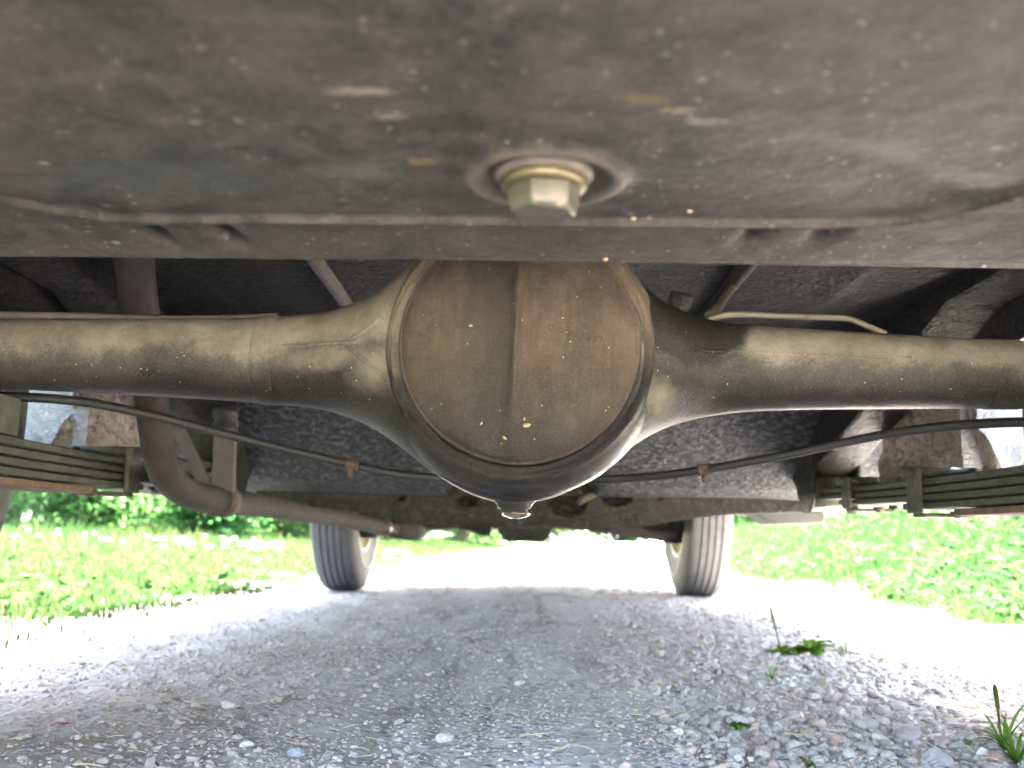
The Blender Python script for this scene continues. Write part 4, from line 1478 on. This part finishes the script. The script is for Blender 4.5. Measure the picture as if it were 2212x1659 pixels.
# domed cover with pressed ridge
V_, F_ = [], []
NRR, NA = 46, 120
for i in range(NRR + 1):
    q = i / NRR
    r = RC * q
    for k in range(NA):
        a = 2 * math.pi * k / NA
        x_, z_ = r * math.cos(a), r * math.sin(a)
        dome = 0.030 * (1 - q * q) ** 0.8
        u = x_ / RC
        vv = z_ / RC
        fade = float(sstep(1.0, 0.75, q))
        band = float(sstep(-0.56, -0.36, u)) * (1 - float(sstep(-0.20, 0.04, u)))
        ridge = 0.0062 * math.exp(-((u + 0.030 - 0.02 * vv + 0.012 * float(fbm(vv * 5, 3.3, 2, 15))) / 0.038) ** 2) * float(sstep(-0.85, -0.3, vv)) * (1 - float(sstep(0.40, 0.75, vv)))
        hollow = -0.0055 * band * fade * float(sstep(0.5, -0.1, vv) * 0.6 + 0.4)
        h = dome + hollow + ridge * fade
        h += 0.0022 * fade * math.exp(-((u - 0.13 + 0.0 * vv) / 0.10) ** 2 - ((vv - 0.42) / 0.12) ** 2)
        h += 0.0007 * float(fbm(u * 6, vv * 6, 3, 91))
        V_.append((CXc + x_, 0.7065 - h, CZ + z_))
for i in range(NRR):
    for k in range(NA):
        k2 = (k + 1) % NA
        F_.append((i * NA + k, (i + 1) * NA + k, (i + 1) * NA + k2, i * NA + k2))
ob('differential_cover', (V_, F_), M['cover'], ax, True)
ob('cover_rim', lathe([(RC - 0.002, -0.0008), (RC + 0.0010, -0.0014), (RC + 0.0018, 0.0004), (RC + 0.0010, 0.0018)], (CXc, 0.7066, CZ), (0, 1, 0), 120), M['cover'], ax, True)
# faint cast marks on the cover
mb = MB()
for k, (a, b) in enumerate([(1190, 722), (1208, 728), (1222, 733), (1237, 735), (1252, 731), (1266, 738), (1280, 741), (1293, 740)]):
    c = P(a, b, 0.70)
    rr = math.hypot(c.x - CXc, c.z - CZ) / RC
    yy = 0.7065 - 0.030 * max(0.0, 1 - rr * rr) ** 0.8
    mb.add(*lathe([(0.0028, 0.0006), (0.0028, -0.0004), (0.0021, -0.0008), (0.0014, -0.0004), (0.0014, 0.0006)], (c.x, yy, c.z), (0, 1, 0), 10))
ob('cast_mark', mb, M['cover'], ax, True)
# drain boss with a wet plug
DB = P(1112, 1080, AY)
zb0 = DB.z
ob('drain_boss', lathe([(0.028, 0.012), (0.022, 0.004), (0.0165, -0.001), (0.0140, -0.0035), (0.0132, -0.0060), (0.0122, -0.0068), (0.004, -0.0068)], (DB.x, AY - 0.006, zb0), (0, 0, 1), 40), M['oily'], ax, True)
hx = []
for (r, h) in [(0.0108, -0.0066), (0.0108, -0.0098), (0.0098, -0.0108)]:
    hx += [(DB.x + r * math.cos(math.pi / 4 * k + 0.2), AY - 0.006 + r * math.sin(math.pi / 4 * k + 0.2), zb0 + h) for k in range(8)]
hf = [(i * 8 + k, i * 8 + (k + 1) % 8, (i + 1) * 8 + (k + 1) % 8, (i + 1) * 8 + k) for i in range(2) for k in range(8)]
hf += [tuple(16 + k for k in range(8))]
o = ob('drain_plug', (hx, hf), M['oily'], ax)
bevel(o, 0.0008, 2); smooth_angle(o, 50)
ob('oil_drop', lathe([(0.0104, -0.0096), (0.0112, -0.0106), (0.0098, -0.0124), (0.0064, -0.0138), (0.003, -0.0146), (0.0001, -0.0149)], (DB.x + 0.001, AY - 0.006, zb0), (0, 0, 1), 32), M['oil'], ax, True)
# breather on the right arm
b0, b1 = P(1462, 672, 0.77), P(1474, 634, 0.765)
v = (b1 - b0)
ob('breather', lathe([(0.0075, 0), (0.0078, 0.3 * v.length), (0.0092, 0.34 * v.length), (0.0095, 0.85 * v.length), (0.0080, v.length), (0.0045, v.length), (0.0040, 0.8 * v.length), (0.0001, 0.8 * v.length)], b0, v, 20), M['underseal_dark'], ax, True)
# differential nose and propeller shaft ahead
ob('differential_nose', lathe([(0.085, 0.84), (0.07, 0.87), (0.05, 0.93), (0.038, 0.97), (0.038, 0.99), (0.001, 0.99)], (XC0, 0, 0.317), (0, 1, 0), 32), M['axle'], ax, True)
ob('propeller_shaft', tube([(XC0, 0.98, 0.317), (XC0, 2.75, 0.335)], 0.027, 20), M['underseal_dark'], car, True)
# brake pipe along the right arm and along the left one
bpts = [P(1528, 690, 0.79), P(1560, 682, 0.79), P(1600, 679, 0.79), P(1700, 683, 0.79), P(1800, 686, 0.79), P(1835, 689, 0.79), P(1870, 703, 0.788), P(1915, 722, 0.785)]
ob('brake_pipe', tube(catmull(bpts, 6), 0.0026, 10), M['pipe'], ax, True)
bpts = [P(-60, 678, 0.79), P(40, 682, 0.79), P(180, 684, 0.79), P(330, 690, 0.79), P(470, 690, 0.79), P(600, 684, 0.79)]
ob('brake_pipe', tube(catmull(bpts, 6), 0.0035, 10), M['dusty_steel'], ax, True)
# brake hose from the body down to the axle
hp = [P(1618, 560, 1.05), P(1590, 605, 1.0), P(1560, 645, 0.93), P(1533, 688, 0.80)]
ob('brake_hose', tube(catmull(hp, 6), 0.0055, 12), M['pipe'], car, True)
for sx in (-1, 1):
    ob('brake_drum', lathe([(0.03, 0.46), (0.115, 0.50), (0.118, 0.505), (0.118, 0.575), (0.001, 0.575)], (0, AY, 0.312), (sx, 0, 0), 40), M['underseal_dark'], ax, True)

# --- leaf springs
def leaf_spring(sx):
    sp = empty('leaf_spring', (sx * 0.475, 0.78, 0.25), car)
    w0 = 0.45 if sx < 0 else 0.452
    TH = 0.0088
    ends = [1.50, 1.50, 1.40, 1.17, 1.03]
    back = [0.16, 0.18, 0.26, 0.40, 0.54]
    dz = 0.006 if sx < 0 else -0.002
    def ztop(y):
        return 0.253 + dz + 0.006 * ((y - 0.95) / 0.5) ** 2
    for k in range(5):
        yy = np.linspace(back[k], ends[k], 24)
        V_, F_ = [], []
        inset = 0.0012 * (k % 2)
        for y_ in yy:
            z1 = ztop(y_) - k * TH - 0.0006
            z0 = z1 - TH + 0.0016
            xi, xo = 0.448 + inset, 0.500 - inset
            ring_ = [(xi, z0 + 0.001), (xi + 0.0015, z0), (xo, z0), (xo, z1), (xi + 0.0015, z1), (xi, z1 - 0.001)]
            V_ += [(sx * a, y_, b) for a, b in ring_]
        for i in range(len(yy) - 1):
            for j in range(6):
                j2 = (j + 1) % 6
                F_.append((i * 6 + j, i * 6 + j2, (i + 1) * 6 + j2, (i + 1) * 6 + j))
        F_.append(tuple(range(5, -1, -1))); F_.append(tuple((len(yy) - 1) * 6 + j for j in range(6)))
        ob('leaf', (V_, F_), M['spring_rust'] if k == 4 else M['spring'], sp)
    # clips wrapped round the leaves
    for (yc, L, nk) in ((1.10, 0.035, 4), (1.335, 0.028, 3)):
        zt1 = ztop(yc)
        zl = zt1 - nk * TH - 0.004
        mb = MB()
        x0, x1 = sorted((sx * 0.4455, sx * 0.4395)); mb.add(*box((x0, yc, zl), (x1, yc + L, zt1 + 0.012)))
        x0, x1 = sorted((sx * 0.508, sx * 0.503)); mb.add(*box((x0, yc, zl), (x1, yc + L, zt1 + 0.012)))
        x0, x1 = sorted((sx * 0.446, sx * 0.5025)); mb.add(*box((x0, yc, zl - 0.004), (x1, yc + L, zl + 0.0005)))
        o = ob('spring_clip', mb, M['spring'], sp)
        bevel(o, 0.002, 2)
        ob('clip_bolt', tube([(sx * 0.430, yc + L / 2, zt1 + 0.007), (sx * 0.514, yc + L / 2, zt1 + 0.007)], 0.0062, 10), M['spring'], sp, True)
        ob('clip_rivet', lathe([(0.008, 0.0), (0.0075, -0.004), (0.004, -0.007), (0.0001, -0.008)], (sx * 0.472, yc - 0.025, zl + 0.002), (0, 0, 1), 14), M['rust'], sp, True)
    # pad and U bolts that carry the axle
    ob('spring_pad', box((sx * 0.475 - 0.03, 0.70, 0.2595), (sx * 0.475 + 0.03, 0.86, 0.292)), M['spring'], sp)
    for y_ in (0.705, 0.79):
        pts = [(sx * 0.443, y_, 0.195), (sx * 0.443, y_, 0.345), (sx * 0.475, y_, 0.362), (sx * 0.507, y_, 0.345), (sx * 0.507, y_, 0.195)]
        ob('spring_bolt', tube(pts, 0.006, 8), M['spring'], sp, True)
    ob('spring_eye', lathe([(0.012, -0.028), (0.024, -0.028), (0.024, 0.028), (0.012, 0.028)], (sx * 0.474, 1.515, ztop(1.5) - 0.002), (1, 0, 0), 20, True), M['spring'], sp, True)
    # hanger plates
    for xh in (0.440, 0.508):
        pts = [(xh * sx, 1.47, 0.335), (xh * sx, 1.482, 0.238), (xh * sx, 1.50, 0.222), (xh * sx, 1.535, 0.222), (xh * sx, 1.56, 0.25), (xh * sx, 1.60, 0.325)]
        o = ob('hanger_plate', prism(pts, (-sx * 0.006, 0, 0)), M['underseal_dark'], sp)
        bevel(o, 0.002, 1)
    return sp


leaf_spring(-1)
leaf_spring(1)

# --- exhaust
ex = empty('exhaust_pipe', (-0.3, 1.0, 0.28), car)
EP = [(872, 1148, 2.55), (780, 1130, 2.2), (700, 1114, 1.90), (600, 1098, 1.58), (520, 1086, 1.37), (455, 1078, 1.23), (400, 1062, 1.14), (362, 1030, 1.08), (345, 985, 1.05), (336, 930, 1.03), (327, 860, 1.005), (318, 790, 0.975), (307, 700, 0.925), (298, 630, 0.885), (290, 560, 0.83), (288, 500, 0.76), (300, 455, 0.66), (310, 430, 0.58)]
pp = catmull([P(a, b, c) for a, b, c in EP], 6)
pp = pp
ob('pipe', tube(pp, 0.0172, 22), M['exhaust'], ex, True)
e0, e1 = P(848, 1141, 2.46), P(905, 1150, 2.62)
dd = (e1 - e0)
ob('resonator', lathe([(0.017, -0.01), (0.021, 0.0), (0.024, 0.01), (0.024, 0.75 * dd.length), (0.020, dd.length), (0.001, dd.length)], e0, dd, 24), M['exhaust'], ex, True)
c0 = P(826, 1139, 2.38)
ob('pipe_clamp', lathe([(0.0172, -0.012), (0.0215, -0.012), (0.0215, 0.012), (0.0172, 0.012)], c0, dd, 20, True), M['zinc'], ex, True)
# hanger clamp round the bend
hc_ = P(478, 1081, 1.28)
dirp = (P(520, 1086, 1.37) - P(455, 1078, 1.23)).normalized()
ob('hanger_clamp', lathe([(0.0178, -0.020), (0.0215, -0.020), (0.0222, 0.0), (0.0215, 0.020), (0.0178, 0.020)], hc_, dirp, 22, True), M['rust'], ex, True)
pl = [P(428, 1098, 1.27), P(431, 1112, 1.27), P(446, 1108, 1.27), P(505, 1106, 1.27), P(507, 1060, 1.27), P(494, 1060, 1.27), P(490, 1096, 1.27)]
o = ob('hanger_tab', prism(pl, (0, 0.006, 0)), M['rust'], ex)
pl = [P(455, 1058, 1.25), P(505, 1064, 1.25), P(508, 985, 1.25), P(512, 905, 1.25), P(478, 893, 1.25), P(462, 900, 1.25)]
o = ob('hanger_strap', prism(pl, (0, 0.008, 0)), M['dusty_steel'], ex)
bevel(o, 0.002, 1)
ob('rubber_mount', lathe([(0.001, 0), (0.016, 0), (0.017, 0.01), (0.012, 0.018), (0.017, 0.026), (0.016, 0.036), (0.001, 0.036)], P(482, 940, 1.225), (0, 0.1, 1), 18), M['rubber'], ex, True)
pl = [P(372, 930, 1.22), P(400, 925, 1.22), P(440, 1010, 1.22), P(462, 1060, 1.22), P(440, 1062, 1.22), P(405, 1010, 1.22)]
o = ob('hanger_bracket', prism(pl, (0, 0.006, 0)), M['dusty_steel'], ex)
ob('bracket_bolt', lathe([(0.0001, -0.012), (0.012, -0.012), (0.014, 0.0), (0.0001, 0.004)], P(392, 1012, 1.20), (0.3, 1, 0), 6), M['spring'], ex)

# --- handbrake cables
CP = [(-70, 858, 0.88), (0, 857, 0.90), (90, 860, 0.92), (200, 871, 0.945), (330, 898, 0.965), (460, 931, 0.99), (600, 966, 1.02), (755, 1003, 1.06), (860, 1024, 1.09), (1000, 1036, 1.12), (1150, 1040, 1.14), (1300, 1036, 1.12), (1420, 1028, 1.09), (1522, 1014, 1.06), (1660, 990, 1.03), (1800, 961, 1.0), (1920, 937, 0.97), (2040, 921, 0.94), (2140, 914, 0.91), (2212, 912, 0.885), (2290, 913, 0.87)]
hcab = empty('handbrake_cable', (0, 1.0, 0.25), car)
path = catmull([P(a, b, c) for a, b, c in CP], 6)
ob('cable_sheath', tube(path, 0.0046, 12), M['rubber'], hcab, True)
for (a, b, c) in ((757, 1003, 1.06), (1522, 1014, 1.06)):
    q = P(a, b, c)
    mb = MB()
    mb.add(*tube([q + Vector((-0.008, 0, 0.0015 if a < 1000 else -0.0015)), q + Vector((0.008, 0, -0.0015 if a < 1000 else 0.0015))], 0.0066, 12))
    mb.add(*box((q.x - 0.003, q.y - 0.004, q.z - 0.0145), (q.x + 0.003, q.y + 0.002, q.z - 0.004)))
    o = ob('cable_clip', mb, M['rust'], hcab)
    bevel(o, 0.001, 1)

# --- engine sump, steering and lower arms seen ahead
pl = [P(1060, 1120, 2.85), P(1078, 1150, 2.85), P(1090, 1170, 2.85), P(1176, 1172, 2.85), P(1186, 1160, 2.85), P(1204, 1134, 2.85), P(1210, 1115, 2.85)]
o = ob('engine_sump', prism(pl, (0, 0.32, 0)), M['underseal_dark'], car)
bevel(o, 0.008, 2)
o = ob('front_crossmember', box((-0.46, 3.10, 0.200), (0.46, 3.20, 0.255)), M['underseal_dark'], car)
bevel(o, 0.01, 2)
ob('engine_block', box((-0.2, 2.86, 0.245), (0.22, 3.55, 0.62)), M['underseal_dark'], car)
for sx in (-1, 1):
    ob('lower_arm', tube([(sx * 0.22, 3.12, 0.215), (sx * 0.36, 3.15, 0.200), (sx * 0.49, 3.17, 0.185)], [0.022, 0.019, 0.022], 12), M['underseal_dark'], car, True)
    ob('tie_rod', tube([(sx * 0.10, 3.02, 0.215), (sx * 0.47, 3.02, 0.19)], 0.010, 10), M['underseal_dark'], car, True)
    ob('strut', tube([(sx * 0.490, 3.14, 0.165), (sx * 0.490, 3.14, 0.30), (sx * 0.44, 3.2, 0.75)], [0.042, 0.044, 0.030], 16), M['rubber'], car, True)
    ob('brake_disc_shield', lathe([(0.03, 0.475), (0.10, 0.485), (0.104, 0.49), (0.104, 0.515), (0.001, 0.515)], (0, 3.18, 0.312), (sx, 0, 0), 32), M['underseal_dark'], car, True)
o = ob('sump_guard', box((0.27, 3.0, 0.188), (0.37, 3.06, 0.212)), M['exhaust'], car)
o = ob('stabiliser_mount', prism([P(985, 1134, 2.9), P(996, 1150, 2.9), P(1014, 1146, 2.9), P(1040, 1158, 2.9), P(1058, 1157, 2.9), P(1066, 1130, 2.9)], (0, 0.03, 0)), M['underseal_dark'], car)

# --- wheels
def wheel(name, cx, cy, r=0.312, w=0.126, sx=1):
    wh = empty(name, (cx, cy, r), car)
    c = Vector((cx, cy, r))
    h = w / 2
    # tread with four grooves
    prof = []
    xs_ = np.linspace(-h * 0.84, h * 0.84, 6)
    prof.append((r * 0.975, -h * 0.95))
    for i in range(5):
        a, b = xs_[i], xs_[i + 1]
        g = 0.0024
        cr = lambda q: r - 0.004 * (q / h) ** 2
        prof += [(cr(a), a + g), (cr(b), b - g), (cr(b) - 0.007, b - g + 0.0006), (cr(b) - 0.007, b + g - 0.0006)] if i < 4 else [(cr(a), a + g), (cr(b), b - g)]
    prof.append((r * 0.975, h * 0.95))
    ob('tread', lathe(prof, c, (sx, 0, 0), 120), M['tread'], wh, False)
    smooth_angle(wh.children[-1], 30)
    for s in (-1, 1):
        sw = [(r * 0.975, s * h * 0.95), (r * 0.93, s * h * 1.06), (r * 0.86, s * h * 1.14), (r * 0.79, s * h * 1.17), (r * 0.785, s * h * 1.185), (r * 0.77, s * h * 1.185), (r * 0.765, s * h * 1.16), (r * 0.70, s * h * 1.08), (r * 0.575, s * h * 0.9)]
        ob('sidewall', lathe(sw, c, (sx, 0, 0), 80), M['sidewall'], wh, True)
    rim = [(r * 0.575, h * 0.80), (r * 0.595, h * 0.98), (r * 0.61, h * 0.99), (r * 0.56, h * 0.72), (r * 0.535, h * 0.66), (r * 0.50, h * 0.3), (r * 0.49, -h * 0.4), (r * 0.535, -h * 0.66), (r * 0.56, -h * 0.74), (r * 0.61, -h * 1.0), (r * 0.595, -h * 1.01), (r * 0.575, -h * 0.80)]
    ob('rim', lathe(rim, c, (sx, 0, 0), 64), M['rim'], wh, True)
    ob('wheel_disc', lathe([(r * 0.495, h * 0.30), (r * 0.42, h * 0.36), (r * 0.36, h * 0.62), (r * 0.22, h * 0.45), (r * 0.20, h * 0.2), (r * 0.001, h * 0.2)], c, (sx, 0, 0), 48), M['rim'], wh, True)


for sx in (-1, 1):
    wheel('rear_wheel', sx * 0.612, 0.78, sx=sx)
    wheel('front_wheel', sx * 0.556, 3.18, w=0.118, sx=sx)

# ------------------------------------------------------------------ chaff stuck under the tank and on the cover
M['chaff'] = m_plain('straw_chaff', (0.26, 0.20, 0.10), 0.7, 0, 0.2, 90, 0.2, 0.0005)
def chaff(pt, L, w, nrm, label):
    a = rng.uniform(0, 3.14)
    n_ = Vector(nrm).normalized()
    u = n_.orthogonal().normalized()
    v_ = n_.cross(u)
    d1 = u * math.cos(a) + v_ * math.sin(a)
    d2 = n_.cross(d1)
    c = Vector(pt) + n_ * 0.0008
    V_ = [c - d1 * L, c - d1 * L * .4 + d2 * w, c + d1 * L * .4 + d2 * w, c + d1 * L, c + d1 * L * .4 - d2 * w, c - d1 * L * .4 - d2 * w, c + n_ * w * 0.9]
    F_ = [(i, (i + 1) % 6, 6) for i in range(6)]
    o = ob('seed_husk', (V_, F_), M['chaff'])
    return tag(o, label, 'seed husk', 'seed husks stuck to the car underside')


for (a, b, L, lab) in [(1368, 461, 0.0022, 'larger straw coloured husk under the tank, right of the drain plug'), (1490, 445, 0.0015, 'tiny yellow husk under the tank, farther right of the drain plug'), (1208, 436, 0.0017, 'orange husk stuck beside the drain plug head'),
                       (1308, 549, 0.0022, 'pale thin husk on the front lip of the tank')]:
    g = G(a, b, ZT + 0.001)
    if 'plug head' in lab:
        g = G(a, b, ZT - 0.0152); zz = g.z
    else:
        zz = float(tank_z(np.array(g.x), np.array(g.y)))
    chaff((g.x, g.y, zz), L, L * 0.55, (0, 0, -1), lab)
for (a, b, L, lab) in [(1138, 919, 0.0030, 'long straw husk low on the round cover, right of its ridge'), (1133, 905, 0.0014, 'short husk low on the cover, just above the long one'), (1090, 946, 0.0020, 'reddish husk at the bottom of the round cover'),
                       (1040, 915, 0.0016, 'straw husk low on the cover, left of its ridge'), (1017, 704, 0.0016, 'pale husk in the middle of the cover left of the ridge'), (1111, 718, 0.0014, 'pale husk beside the upper end of the cover ridge')]:
    c = P(a, b, 0.690)
    rr = math.hypot(c.x - CXc, c.z - CZ) / RC
    yy = 0.7065 - 0.030 * max(0.0, 1 - rr * rr) ** 0.8
    c = P(a, b, yy)
    chaff((c.x, c.y, c.z), L, L * 0.45, (0, -1, 0), lab)

# ------------------------------------------------------------------ sky dome is the World itself
